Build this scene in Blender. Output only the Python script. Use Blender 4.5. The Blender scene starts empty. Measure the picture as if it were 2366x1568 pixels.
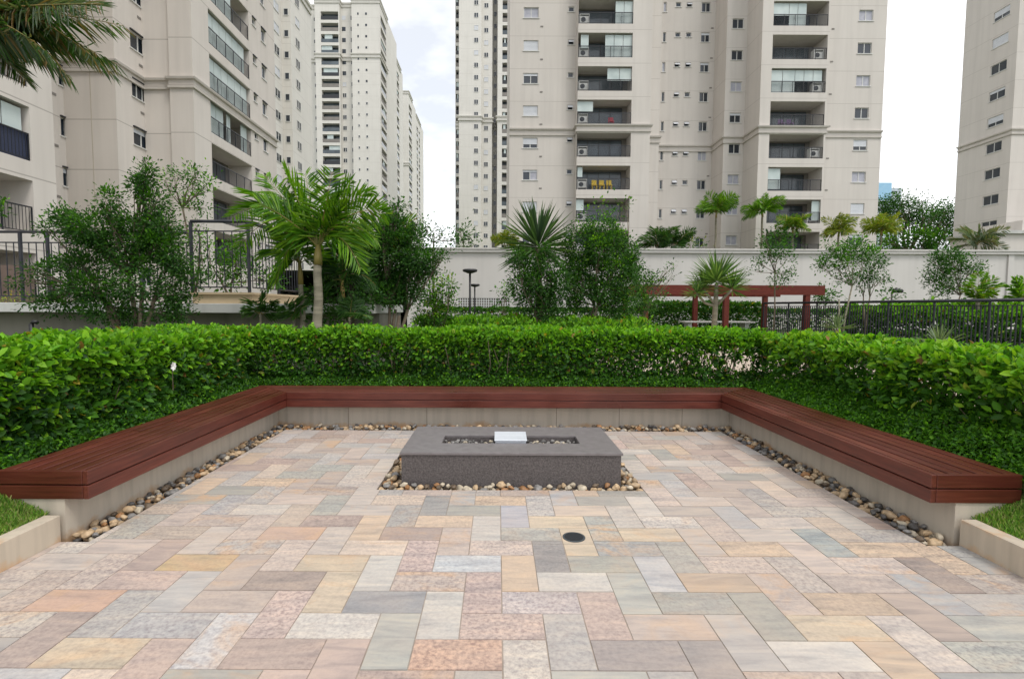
import bpy, math, random
import numpy as np
from mathutils import Vector, Matrix, Euler, noise

random.seed(7)
RNG = np.random.default_rng(11)
S = bpy.context.scene
COL = S.collection

# ------------------------------------------------------------------ camera, world, sun
PITCH = math.atan(72 / 1184.0)
CAMROT = (Euler((math.pi / 2 - PITCH, 0, 0)).to_matrix() @ Matrix.Rotation(0.0045, 3, 'Z'))
CAMZ = 1.5
cd = bpy.data.cameras.new('camera')
cam = bpy.data.objects.new('camera', cd)
COL.objects.link(cam)
cam.matrix_world = Matrix.Translation((0, 0, CAMZ)) @ CAMROT.to_4x4()
cd.sensor_width = 36
cd.lens = 36 * 1184 / 2366
cd.shift_x = 33 / 2366
cd.clip_start = 0.05
cd.clip_end = 3000
S.camera = cam

SUN_EL, SUN_AZ = math.radians(58), math.radians(140)   # azimuth measured from +Y towards +X
w = bpy.data.worlds.new('World')
S.world = w
w.use_nodes = True
nt = w.node_tree
nt.nodes.clear()
wo = nt.nodes.new('ShaderNodeOutputWorld')
bg = nt.nodes.new('ShaderNodeBackground')
bg.inputs['Strength'].default_value = 0.1
sky = nt.nodes.new('ShaderNodeTexSky')
sky.sky_type = 'NISHITA'
sky.sun_disc = False
sky.sun_elevation = SUN_EL
sky.sun_rotation = SUN_AZ
tcw = nt.nodes.new('ShaderNodeTexCoord')
mpw = nt.nodes.new('ShaderNodeMapping')
mpw.inputs['Scale'].default_value = (1.6, 1.6, 3.4)
mpw.inputs['Location'].default_value = (5.1, 1.1, 0.27)
nzw = nt.nodes.new('ShaderNodeTexNoise')
nzw.inputs['Scale'].default_value = 2.3
nzw.inputs['Detail'].default_value = 5
nzw.inputs['Roughness'].default_value = 0.5
crw = nt.nodes.new('ShaderNodeValToRGB')
crw.color_ramp.elements[0].position = 0.36
crw.color_ramp.elements[0].color = (0.52, 0.52, 0.52, 1)
crw.color_ramp.elements[1].position = 0.56
crw.color_ramp.elements[1].color = (1, 1, 1, 1)
mxw = nt.nodes.new('ShaderNodeMix')
mxw.data_type = 'RGBA'
nt.links.new(tcw.outputs['Generated'], mpw.inputs['Vector'])
nt.links.new(mpw.outputs['Vector'], nzw.inputs['Vector'])
nt.links.new(nzw.outputs['Fac'], crw.inputs['Fac'])
nt.links.new(crw.outputs['Color'], mxw.inputs['Factor'])
nt.links.new(sky.outputs['Color'], mxw.inputs['A'])
mxw.inputs['B'].default_value = (12.6, 12.7, 12.9, 1)
nt.links.new(mxw.outputs['Result'], bg.inputs['Color'])
nt.links.new(bg.outputs[0], wo.inputs[0])

sl = bpy.data.lights.new('sun', 'SUN')
sl.energy = 1.5
sl.angle = math.radians(18)
sl.color = (1.0, 0.95, 0.88)
so = bpy.data.objects.new('sun', sl)
COL.objects.link(so)
_d = Vector((math.sin(SUN_AZ) * math.cos(SUN_EL), math.cos(SUN_AZ) * math.cos(SUN_EL), math.sin(SUN_EL)))
so.rotation_euler = _d.to_track_quat('Z', 'Y').to_euler()
so.location = (0, 0, 100)

S.view_settings.view_transform = 'Standard'
S.view_settings.look = 'None'
S.view_settings.exposure = 0.25
S.view_settings.gamma = 1.0
S.view_settings.use_curve_mapping = False


# ------------------------------------------------------------------ helpers
def at(px, py, Y=None, X=None, Z=None):
    """world point seen at photo position (px, py on a 2366 wide print) on a plane of the site"""
    d = CAMROT @ Vector(((px - 1150) / 1184.0, -(py - 784) / 1184.0, -1))
    o = Vector((0, 0, CAMZ))
    if Y is not None: t = (Y - o.y) / d.y
    elif X is not None: t = (X - o.x) / d.x
    else: t = (Z - o.z) / d.z
    return o + d * t


def tag(o, label=None, cat=None, group=None, kind=None):
    if label: o['label'] = label
    if cat: o['category'] = cat
    if group: o['group'] = group
    if kind: o['kind'] = kind
    return o


def empty(name, loc=(0, 0, 0), label=None, cat=None, group=None):
    o = bpy.data.objects.new(name, None)
    o.empty_display_size = 0.2
    o.location = loc
    COL.objects.link(o)
    return tag(o, label, cat, group)


def link(o, parent):
    COL.objects.link(o)
    if parent is not None:
        o.parent = parent
        # vertices are in world coordinates: cancel the parents' offsets
        off = Vector((0, 0, 0))
        p = parent
        while p is not None:
            off += p.location
            p = p.parent
        o.location = -off
    return o


class MB:
    def __init__(s):
        s.v, s.f, s.c, s.col = [], [], [], None

    def _c(s, n):
        s.c += [s.col] * n

    def quad(s, a, b, c, d):
        n = len(s.v)
        s.v += [tuple(a), tuple(b), tuple(c), tuple(d)]
        s.f.append((n, n + 1, n + 2, n + 3))
        s._c(1)

    def box(s, x0, x1, y0, y1, z0, z1):
        s.hexa([(x0, y0, z0), (x1, y0, z0), (x1, y1, z0), (x0, y1, z0), (x0, y0, z1), (x1, y0, z1), (x1, y1, z1), (x0, y1, z1)])

    def hexa(s, p):
        n = len(s.v)
        s.v += [tuple(q) for q in p]
        for f in ((0, 3, 2, 1), (4, 5, 6, 7), (0, 1, 5, 4), (1, 2, 6, 5), (2, 3, 7, 6), (3, 0, 4, 7)):
            s.f.append(tuple(n + i for i in f))
        s._c(6)

    def fbox(s, B, u0, u1, n0, n1, z0, z1):
        s.hexa([B(u0, n1, z0), B(u1, n1, z0), B(u1, n0, z0), B(u0, n0, z0), B(u0, n1, z1), B(u1, n1, z1), B(u1, n0, z1), B(u0, n0, z1)])

    def tube(s, pts, rad, n=8, cap=True):
        pts = [Vector(p) for p in pts]
        if not hasattr(rad, '__len__'): rad = [rad] * len(pts)
        base = len(s.v)
        for i, p in enumerate(pts):
            t = (pts[min(i + 1, len(pts) - 1)] - pts[max(i - 1, 0)])
            if t.length < 1e-6: t = Vector((0, 0, 1))
            t.normalize()
            a = t.cross(Vector((0, 1, 0)) if abs(t.y) < 0.9 else Vector((1, 0, 0))).normalized()
            b = t.cross(a)
            for k in range(n):
                an = 2 * math.pi * k / n
                s.v.append(tuple(p + (a * math.cos(an) + b * math.sin(an)) * rad[i]))
        for i in range(len(pts) - 1):
            for k in range(n):
                k2 = (k + 1) % n
                s.f.append((base + i * n + k, base + i * n + k2, base + (i + 1) * n + k2, base + (i + 1) * n + k))
                s._c(1)
        if cap:
            s.f.append(tuple(base + k for k in range(n)))
            s.f.append(tuple(base + (len(pts) - 1) * n + k for k in reversed(range(n))))
            s._c(2)

    def build(s, name, mat, parent=None, smooth=False, bevel=0, recalc=True):
        me = bpy.data.meshes.new(name)
        me.from_pydata(s.v, [], s.f)
        if any(c is not None for c in s.c):
            at_ = me.color_attributes.new('Col', 'FLOAT_COLOR', 'CORNER')
            arr = []
            for f, c in zip(s.f, s.c):
                c = c or (0.5, 0.5, 0.5)
                arr += [c[0], c[1], c[2], c[3] if len(c) > 3 else 1.0] * len(f)
            at_.data.foreach_set('color', arr)
        if smooth:
            me.polygons.foreach_set('use_smooth', [True] * len(me.polygons))
        if recalc:
            import bmesh
            bm = bmesh.new(); bm.from_mesh(me)
            bmesh.ops.recalc_face_normals(bm, faces=bm.faces)
            bm.to_mesh(me); bm.free()
        me.materials.append(mat)
        o = bpy.data.objects.new(name, me)
        link(o, parent)
        if bevel:
            m = o.modifiers.new('bevel', 'BEVEL')
            m.width = bevel; m.segments = 2; m.limit_method = 'ANGLE'
        return o


def struct(o):
    o['kind'] = 'structure'
    return o


# ------------------------------------------------------------------ materials
def newmat(name):
    m = bpy.data.materials.new(name)
    m.use_nodes = True
    t = m.node_tree
    b = t.nodes['Principled BSDF']
    return m, t, b


def N(t, kind, **kw):
    n = t.nodes.new(kind)
    for k, v in kw.items():
        if hasattr(n, k): setattr(n, k, v)
        else: n.inputs[k].default_value = v
    return n


def pos(t, scale=(1, 1, 1)):
    g = N(t, 'ShaderNodeNewGeometry')
    m = N(t, 'ShaderNodeMapping')
    m.inputs['Scale'].default_value = scale
    t.links.new(g.outputs['Position'], m.inputs['Vector'])
    return m.outputs['Vector']


def ramp(t, src, stops):
    r = N(t, 'ShaderNodeValToRGB')
    e = r.color_ramp.elements
    while len(e) < len(stops): e.new(0.5)
    for el, (p, c) in zip(e, stops):
        el.position = p
        el.color = (*c, 1) if hasattr(c, '__len__') else (c, c, c, 1)
    t.links.new(src, r.inputs['Fac'])
    return r.outputs['Color']


def mix(t, fac, a, b, mode='MIX'):
    m = N(t, 'ShaderNodeMix', data_type='RGBA', blend_type=mode)
    for k, v in (('Factor', fac), ('A', a), ('B', b)):
        if hasattr(v, 'links'): t.links.new(v, m.inputs[k])
        elif hasattr(v, '__len__'): m.inputs[k].default_value = (*v[:3], 1)
        else: m.inputs[k].default_value = v
    return m.outputs['Result']


def bump(t, b, src, strength=0.3, dist=0.01):
    n = N(t, 'ShaderNodeBump')
    n.inputs['Strength'].default_value = strength
    n.inputs['Distance'].default_value = dist
    t.links.new(src, n.inputs['Height'])
    t.links.new(n.outputs[0], b.inputs['Normal'])


def mat_noise(name, c1, c2, scale=3, rough=0.8, bmp=0.15, bscale=60, stretch=(1, 1, 1), metal=0, spec=0.4, detail=5):
    m, t, b = newmat(name)
    v = pos(t, stretch)
    n = N(t, 'ShaderNodeTexNoise', Scale=scale, Detail=detail)
    t.links.new(v, n.inputs['Vector'])
    c = ramp(t, n.outputs['Fac'], [(0.3, c1), (0.7, c2)])
    t.links.new(c, b.inputs['Base Color'])
    b.inputs['Roughness'].default_value = rough
    b.inputs['Metallic'].default_value = metal
    b.inputs['Specular IOR Level'].default_value = spec
    if bmp:
        n2 = N(t, 'ShaderNodeTexNoise', Scale=bscale, Detail=3)
        t.links.new(v, n2.inputs['Vector'])
        bump(t, b, n2.outputs['Fac'], bmp, 0.01)
    return m


def mat_plain(name, c, rough=0.5, metal=0, spec=0.5):
    m, t, b = newmat(name)
    b.inputs['Base Color'].default_value = (*c, 1)
    b.inputs['Roughness'].default_value = rough
    b.inputs['Metallic'].default_value = metal
    b.inputs['Specular IOR Level'].default_value = spec
    return m


def mat_wall(name, c1, c2, step, z0, grime=0.12, jl=0.80):
    """painted render with a thin score line at every storey and faint rain streaks"""
    m, t, b = newmat(name)
    n = N(t, 'ShaderNodeTexNoise', Scale=0.35, Detail=6)
    t.links.new(pos(t), n.inputs['Vector'])
    c = ramp(t, n.outputs['Fac'], [(0.3, c1), (0.7, c2)])
    n2 = N(t, 'ShaderNodeTexNoise', Scale=1.0, Detail=6)
    t.links.new(pos(t, (2.2, 2.2, 0.12)), n2.inputs['Vector'])
    st = ramp(t, n2.outputs['Fac'], [(0.45, 1.0), (0.75, 1.0 - grime)])
    c = mix(t, 1.0, c, st, 'MULTIPLY')
    if step:
        g = N(t, 'ShaderNodeNewGeometry')
        sx = N(t, 'ShaderNodeSeparateXYZ')
        t.links.new(g.outputs['Position'], sx.inputs[0])
        a = N(t, 'ShaderNodeMath', operation='SUBTRACT'); a.inputs[1].default_value = z0
        t.links.new(sx.outputs['Z'], a.inputs[0])
        a2 = N(t, 'ShaderNodeMath', operation='DIVIDE'); a2.inputs[1].default_value = step
        t.links.new(a.outputs[0], a2.inputs[0])
        a3 = N(t, 'ShaderNodeMath', operation='FRACT')
        t.links.new(a2.outputs[0], a3.inputs[0])
        a4 = N(t, 'ShaderNodeMath', operation='LESS_THAN'); a4.inputs[1].default_value = 0.05 / step
        t.links.new(a3.outputs[0], a4.inputs[0])
        c = mix(t, a4.outputs[0], c, (c1[0] * jl, c1[1] * jl * .99, c1[2] * jl * .98))
    t.links.new(c, b.inputs['Base Color'])
    b.inputs['Roughness'].default_value = 0.85
    b.inputs['Specular IOR Level'].default_value = 0.25
    return m


def mat_glass(name, c, rough=0.06):
    m, t, b = newmat(name)
    n = N(t, 'ShaderNodeTexNoise', Scale=0.6, Detail=2)
    t.links.new(pos(t), n.inputs['Vector'])
    cc = ramp(t, n.outputs['Fac'], [(0.35, tuple(x * 0.6 for x in c)), (0.65, c)])
    t.links.new(cc, b.inputs['Base Color'])
    b.inputs['Roughness'].default_value = rough
    b.inputs['Specular IOR Level'].default_value = 0.6
    return m


def mat_leaf(name, rough=0.38, trans=0.3, spec=0.35):
    """leaf colour comes leaf by leaf from the mesh; lit from both sides"""
    m, t, b = newmat(name)
    a = N(t, 'ShaderNodeAttribute', attribute_name='Col')
    t.links.new(a.outputs['Color'], b.inputs['Base Color'])
    b.inputs['Roughness'].default_value = rough
    b.inputs['Specular IOR Level'].default_value = spec
    tr = N(t, 'ShaderNodeBsdfTranslucent')
    hs = mix(t, 1.0, a.outputs['Color'], (1.25, 1.35, 0.5), 'MULTIPLY')
    t.links.new(hs, tr.inputs['Color'])
    ms = N(t, 'ShaderNodeMixShader')
    ms.inputs[0].default_value = trans
    t.links.new(b.outputs[0], ms.inputs[1])
    t.links.new(tr.outputs[0], ms.inputs[2])
    t.links.new(ms.outputs[0], t.nodes['Material Output'].inputs[0])
    return m


def mat_wood(name, axis):
    m, t, b = newmat(name)
    sc = (3, 60, 60) if axis == 'X' else (60, 3, 60)
    n = N(t, 'ShaderNodeTexNoise', Scale=1.0, Detail=6, Roughness=0.6)
    t.links.new(pos(t, sc), n.inputs['Vector'])
    c = ramp(t, n.outputs['Fac'], [(0.25, (0.066, 0.015, 0.010)), (0.5, (0.108, 0.024, 0.015)), (0.75, (0.155, 0.042, 0.026))])
    n3 = N(t, 'ShaderNodeTexNoise', Scale=1.3, Detail=4)
    t.links.new(pos(t), n3.inputs['Vector'])
    c = mix(t, 1.0, c, ramp(t, n3.outputs['Fac'], [(0.3, 0.72), (0.7, 1.15)]), 'MULTIPLY')
    at_ = N(t, 'ShaderNodeAttribute', attribute_name='Col')
    c = mix(t, 1.0, c, at_.outputs['Color'], 'MULTIPLY')
    t.links.new(c, b.inputs['Base Color'])
    r = ramp(t, n3.outputs['Fac'], [(0.3, 0.26), (0.7, 0.46)])
    t.links.new(r, b.inputs['Roughness'])
    b.inputs['Specular IOR Level'].default_value = 0.5
    bump(t, b, n.outputs['Fac'], 0.2, 0.002)
    return m


def mat_tiles():
    m, t, b = newmat('quartzite_paving')
    a = N(t, 'ShaderNodeAttribute', attribute_name='Col')
    r = N(t, 'ShaderNodeAttribute', attribute_name='Rnd')
    g = N(t, 'ShaderNodeNewGeometry')
    ad = N(t, 'ShaderNodeVectorMath', operation='MULTIPLY_ADD')
    t.links.new(r.outputs['Color'], ad.inputs[0])
    ad.inputs[1].default_value = (40, 40, 40)
    t.links.new(g.outputs['Position'], ad.inputs[2])
    mp = N(t, 'ShaderNodeMapping')
    mp.inputs['Scale'].default_value = (2.2, 12, 1)
    mp.inputs['Rotation'].default_value = (0, 0, 0.15)
    t.links.new(ad.outputs[0], mp.inputs['Vector'])
    # broad cloudy bands inside a slab
    n1 = N(t, 'ShaderNodeTexNoise', Scale=1.3, Detail=6, Roughness=0.62, Distortion=0.6)
    t.links.new(mp.outputs[0], n1.inputs['Vector'])
    c = mix(t, 1.0, a.outputs['Color'], ramp(t, n1.outputs['Fac'], [(0.3, (0.72, 0.74, 0.78)), (0.5, (1.02, 1.01, 1.01)), (0.7, (1.24, 1.18, 1.10))]), 'MULTIPLY')
    # rust stains, more on some slabs
    n2 = N(t, 'ShaderNodeTexNoise', Scale=0.8, Detail=5, Roughness=0.6, Distortion=1.2)
    mp2 = N(t, 'ShaderNodeMapping')
    mp2.inputs['Scale'].default_value = (3, 5, 1)
    mp2.inputs['Location'].default_value = (7, 3, 0)
    t.links.new(ad.outputs[0], mp2.inputs['Vector'])
    t.links.new(mp2.outputs[0], n2.inputs['Vector'])
    rm = ramp(t, n2.outputs['Fac'], [(0.50, 0.0), (0.66, 1.0)])
    sx = N(t, 'ShaderNodeSeparateColor')
    t.links.new(r.outputs['Color'], sx.inputs[0])
    pw = N(t, 'ShaderNodeMath', operation='POWER'); pw.inputs[1].default_value = 2.2
    t.links.new(sx.outputs['Blue'], pw.inputs[0])
    ml = N(t, 'ShaderNodeMath', operation='MULTIPLY')
    t.links.new(rm, ml.inputs[0]); t.links.new(pw.outputs[0], ml.inputs[1])
    m8 = N(t, 'ShaderNodeMath', operation='MULTIPLY'); m8.inputs[1].default_value = 0.75; t.links.new(ml.outputs[0], m8.inputs[0])
    c = mix(t, m8.outputs[0], c, (0.54, 0.33, 0.18))
    # rough cleft flecks
    n3 = N(t, 'ShaderNodeTexNoise', Scale=48, Detail=5, Roughness=0.7)
    t.links.new(ad.outputs[0], n3.inputs['Vector'])
    fl = ramp(t, n3.outputs['Fac'], [(0.36, (0.60, 0.57, 0.62)), (0.5, (1, 1, 1)), (0.64, (1.30, 1.28, 1.24))])
    c = mix(t, sx.outputs['Red'], c, mix(t, 1.0, c, fl, 'MULTIPLY'))
    # soil dust film over everything
    n4 = N(t, 'ShaderNodeTexNoise', Scale=1.1, Detail=8, Roughness=0.68)
    t.links.new(g.outputs['Position'], n4.inputs['Vector'])
    c = mix(t, ramp(t, n4.outputs['Fac'], [(0.38, 0.0), (0.68, 0.42)]), c, (0.48, 0.385, 0.325))
    t.links.new(c, b.inputs['Base Color'])
    b.inputs['Roughness'].default_value = 0.62
    b.inputs['Specular IOR Level'].default_value = 0.35
    bb = mix(t, 0.5, n1.outputs['Fac'], n3.outputs['Fac'])
    bump(t, b, bb, 0.35, 0.012)
    return m


M = {}
M['wallA'] = mat_wall('cream_render', (0.62, 0.575, 0.53), (0.66, 0.615, 0.57), 2.78, 12.0, 0.08, 0.66)
M['wallB'] = mat_wall('beige_render', (0.61, 0.57, 0.53), (0.645, 0.605, 0.565), 3.0, 15.1, 0.08)
M['wallC'] = mat_wall('pale_render', (0.66, 0.64, 0.595), (0.70, 0.68, 0.635), 3.0, 12.0, 0.06)
M['wallG'] = mat_wall('garden_wall_paint', (0.58, 0.555, 0.53), (0.62, 0.595, 0.57), 0, 0, 0.08)
M['podium'] = mat_wall('podium_shaded_paint', (0.22, 0.21, 0.18), (0.32, 0.30, 0.26), 0, 0, 0.35)  # wall colour darkened to stand in for the shade below the ledge
M['band'] = mat_wall('ledge_paint', (0.50, 0.50, 0.48), (0.58, 0.58, 0.56), 0, 0, 0.2)
M['curb'] = mat_noise('ochre_curb_render', (0.50, 0.38, 0.24), (0.58, 0.46, 0.30), 1.2)
M['white'] = mat_noise('white_window_frame', (0.60, 0.60, 0.58), (0.66, 0.66, 0.64), 4, 0.45, 0)
M['shutter'] = mat_noise('white_roller_shutter', (0.56, 0.58, 0.62), (0.64, 0.66, 0.70), 1.5, 0.5, 0)
M['blind'] = mat_noise('pale_blind_fabric', (0.46, 0.54, 0.54), (0.60, 0.67, 0.66), 0.9, 0.6, 0)
M['glass'] = mat_glass('dark_window_glass', (0.035, 0.045, 0.06))
M['glassb'] = mat_glass('balcony_glass', (0.10, 0.125, 0.145), 0.12)
M['curtain'] = mat_noise('curtain_cloth', (0.35, 0.36, 0.42), (0.48, 0.48, 0.54), 3, 0.8, 0)
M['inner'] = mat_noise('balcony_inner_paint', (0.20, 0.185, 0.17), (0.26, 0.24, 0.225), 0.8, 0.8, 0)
M['rail'] = mat_plain('black_railing_paint', (0.022, 0.024, 0.030), 0.4)
M['fence'] = mat_noise('dark_fence_paint', (0.020, 0.021, 0.028), (0.035, 0.036, 0.045), 8, 0.4, 0)
M['meshnet'] = mat_noise('blue_safety_net', (0.03, 0.04, 0.08), (0.05, 0.06, 0.11), 30, 0.6, 0)
M['acunit'] = mat_plain('air_conditioner_paint', (0.62, 0.62, 0.60), 0.45)


def mat_stained(name, base, stain, ztop):
    m, t, b = newmat(name)
    n = N(t, 'ShaderNodeTexNoise', Scale=1.6, Detail=6, Roughness=0.6)
    t.links.new(pos(t), n.inputs['Vector'])
    c = ramp(t, n.outputs['Fac'], [(0.3, tuple(q * .88 for q in base)), (0.7, base)])
    n2 = N(t, 'ShaderNodeTexNoise', Scale=1.0, Detail=6)
    t.links.new(pos(t, (14, 14, 1.2)), n2.inputs['Vector'])
    c = mix(t, 1.0, c, ramp(t, n2.outputs['Fac'], [(0.45, 1.0), (0.75, 0.80)]), 'MULTIPLY')
    g = N(t, 'ShaderNodeNewGeometry'); sx = N(t, 'ShaderNodeSeparateXYZ')
    t.links.new(g.outputs['Position'], sx.inputs[0])
    n3 = N(t, 'ShaderNodeTexNoise', Scale=3.5, Detail=6, Roughness=0.65)
    t.links.new(pos(t), n3.inputs['Vector'])
    a = N(t, 'ShaderNodeMath', operation='MULTIPLY_ADD'); a.inputs[1].default_value = 0.30; t.links.new(n3.outputs['Fac'], a.inputs[0]); a.inputs[2].default_value = -0.115
    lo = N(t, 'ShaderNodeMath', operation='SUBTRACT'); t.links.new(a.outputs[0], lo.inputs[0]); t.links.new(sx.outputs['Z'], lo.inputs[1])
    f1 = ramp(t, lo.outputs[0], [(0.0, 0.0), (0.06, 0.85)])
    c = mix(t, f1, c, stain)
    if ztop:
        hi = N(t, 'ShaderNodeMath', operation='ADD'); t.links.new(sx.outputs['Z'], hi.inputs[0]); t.links.new(a.outputs[0], hi.inputs[1])
        hh = N(t, 'ShaderNodeMath', operation='SUBTRACT'); t.links.new(hi.outputs[0], hh.inputs[0]); hh.inputs[1].default_value = ztop + .035
        c = mix(t, ramp(t, hh.outputs[0], [(0.0, 0.0), (0.04, 0.9)]), c, stain)
    t.links.new(c, b.inputs['Base Color'])
    b.inputs['Roughness'].default_value = 0.85
    bump(t, b, n3.outputs['Fac'], 0.15, 0.01)
    return m


M['concrete'] = mat_stained('bench_base_render', (0.53, 0.47, 0.39), (0.44, 0.27, 0.14), 0)
M['kerb'] = mat_stained('soil_stained_kerb', (0.56, 0.48, 0.38), (0.55, 0.33, 0.17), 0.19)
M['woodX'] = mat_wood('red_stained_wood_across', 'X')
M['woodY'] = mat_wood('red_stained_wood_along', 'Y')
M['tiles'] = mat_tiles()
M['grout'] = mat_noise('paving_grout', (0.28, 0.235, 0.195), (0.42, 0.355, 0.30), 8, 0.9)
M['soil'] = mat_noise('planting_soil', (0.05, 0.035, 0.02), (0.10, 0.065, 0.04), 6, 0.95, 0.6, 30)
M['lawnbase'] = mat_noise('lawn_soil', (0.09, 0.13, 0.03), (0.16, 0.18, 0.06), 8, 0.95, 0.6, 60)
M['gardenground'] = mat_noise('garden_ground', (0.035, 0.07, 0.02), (0.09, 0.10, 0.04), 0.8, 0.95, 0.5, 12)
M['path'] = mat_noise('pink_gravel_path', (0.42, 0.34, 0.27), (0.52, 0.43, 0.35), 3, 0.9, 0.3, 80)
M['granite'] = mat_noise('rough_dark_granite', (0.062, 0.054, 0.053), (0.135, 0.118, 0.115), 70, 0.6, 0.4, 160, (1, 1, 1))
M['slab'] = mat_noise('honed_dark_granite', (0.155, 0.140, 0.142), (0.20, 0.182, 0.184), 14, 0.36, 0.05, 90)
M['steel'] = mat_noise('brushed_steel', (0.74, 0.78, 0.84), (0.84, 0.87, 0.92), 2.5, 0.45, 0.06, 200, (1, 12, 1), 0.65)
M['drain'] = mat_plain('drain_cover_metal', (0.060, 0.075, 0.085), 0.45, 0.3)
M['pergola'] = mat_noise('pergola_stained_wood', (0.10, 0.014, 0.007), (0.155, 0.024, 0.012), 5, 0.65, 0.1, 40, (1, 1, 6))
M['bark'] = mat_noise('grey_brown_bark', (0.10, 0.075, 0.05), (0.22, 0.18, 0.13), 6, 0.9, 0.6, 25, (1, 1, 0.25))
M['palebark'] = mat_noise('pale_palm_bark', (0.15, 0.135, 0.095), (0.30, 0.27, 0.20), 3, 0.85, 0.5, 14, (0.6, 0.6, 5))
M['shaft'] = mat_noise('green_crownshaft', (0.16, 0.17, 0.045), (0.34, 0.22, 0.07), 4, 0.5, 0.1, 20, (1, 1, 0.4))
M['leaf'] = mat_leaf('broad_leaf', 0.5, 0.42, 0.28)
M['palmleaf'] = mat_leaf('palm_leaf', 0.36, 0.42, 0.35)
M['far'] = mat_leaf('distant_foliage', 0.7, 0.2, 0.15)
M['petal'] = mat_plain('white_petal', (0.80, 0.79, 0.76), 0.6)
M['yellow'] = mat_plain('yellow_plastic', (0.72, 0.50, 0.02), 0.4)
M['red'] = mat_plain('red_plastic', (0.45, 0.02, 0.05), 0.4)
M['purple'] = mat_plain('mauve_cushion', (0.20, 0.13, 0.25), 0.7)
M['terracotta'] = mat_plain('terracotta', (0.40, 0.16, 0.09), 0.8)
M['lamp'] = mat_plain('black_lamp_metal', (0.015, 0.015, 0.017), 0.45)
M['bluetower'] = mat_wall('far_blue_facade', (0.30, 0.52, 0.72), (0.36, 0.58, 0.76), 0, 0, 0.05)
M['greytower'] = mat_wall('far_grey_facade', (0.48, 0.54, 0.60), (0.58, 0.63, 0.68), 3.0, 0.5, 0.05)
M['brown'] = mat_noise('brown_wall_paint', (0.14, 0.10, 0.085), (0.19, 0.14, 0.115), 1.0)
_m, _t, _b = newmat('tinted_railing_glass')
_b.inputs['Base Color'].default_value = (0.05, 0.06, 0.07, 1)
_b.inputs['Roughness'].default_value = 0.1
_b.inputs['Alpha'].default_value = 0.12
M['tint'] = _m
_m, _t, _b = newmat('pebble_stone')
_a = N(_t, 'ShaderNodeAttribute', attribute_name='Col')
_n = N(_t, 'ShaderNodeTexNoise', Scale=28, Detail=4)
_t.links.new(pos(_t), _n.inputs['Vector'])
_t.links.new(mix(_t, 1.0, _a.outputs['Color'], ramp(_t, _n.outputs['Fac'], [(0.3, 0.65), (0.7, 1.3)]), 'MULTIPLY'), _b.inputs['Base Color'])
_b.inputs['Roughness'].default_value = 0.55
M['pebble'] = _m


# ------------------------------------------------------------------ leaves (numpy)
def unit(a):
    return a / np.maximum(np.linalg.norm(a, axis=1, keepdims=True), 1e-9)


def leaf_mesh(name, mat, parent, P, D, Nn, L, W, C, fold=0.18, curl=0.10):
    """P base points, D directions, Nn leaf normals, L/W sizes, C colours: one mesh of folded leaves"""
    n = len(P)
    P = np.asarray(P, float); D = unit(np.asarray(D, float)); Nn = np.asarray(Nn, float)
    Sd = unit(np.cross(D, Nn)); Nn = np.cross(Sd, D)
    L = np.broadcast_to(np.asarray(L, float), (n,))[:, None]; W = np.broadcast_to(np.asarray(W, float), (n,))[:, None]
    V = np.empty((n, 6, 3))
    V[:, 0] = P
    V[:, 1] = P + D * L * 0.36 + Sd * W * 0.5 + Nn * W * fold
    V[:, 2] = P + D * L * 0.72 + Sd * W * 0.42 + Nn * (W * fold - L * curl * 0.5)
    V[:, 3] = P + D * L - Nn * L * curl
    V[:, 4] = P + D * L * 0.72 - Sd * W * 0.42 + Nn * (W * fold - L * curl * 0.5)
    V[:, 5] = P + D * L * 0.36 - Sd * W * 0.5 + Nn * W * fold
    idx = (np.arange(n) * 6)[:, None] + np.array([0, 1, 2, 3, 0, 3, 4, 5])[None]
    me = bpy.data.meshes.new(name)
    me.vertices.add(n * 6)
    me.vertices.foreach_set('co', V.reshape(-1))
    me.loops.add(n * 8)
    me.loops.foreach_set('vertex_index', idx.reshape(-1).astype(np.int32))
    me.polygons.add(n * 2)
    me.polygons.foreach_set('loop_start', (np.arange(n * 2) * 4).astype(np.int32))
    me.update(calc_edges=True)
    ca = me.color_attributes.new('Col', 'FLOAT_COLOR', 'POINT')
    CC = np.ones((n, 6, 4)); CC[:, :, :3] = np.asarray(C)[:, None, :]
    ca.data.foreach_set('color', CC.reshape(-1))
    me.materials.append(mat)
    o = bpy.data.objects.new(name, me)
    link(o, parent)
    return o


def rdir(n):
    return unit(RNG.normal(size=(n, 3)))


def palette(n, cols, jit=0.18):
    c = np.array(cols)[RNG.integers(0, len(cols), n)]
    k = 1 + RNG.normal(size=(n, 1)) * jit
    return np.clip(c * np.clip(k, 0.45, 1.8), 0.002, 0.9)


G_DARK = [(0.024, 0.078, 0.018), (0.038, 0.110, 0.024), (0.054, 0.145, 0.028), (0.075, 0.185, 0.034)]
G_MID = [(0.032, 0.11, 0.012), (0.048, 0.15, 0.014), (0.07, 0.20, 0.016)]
G_LITE = [(0.10, 0.27, 0.015), (0.15, 0.36, 0.018), (0.21, 0.43, 0.022)]
G_YEL = [(0.20, 0.28, 0.04), (0.26, 0.30, 0.05)]


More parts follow.
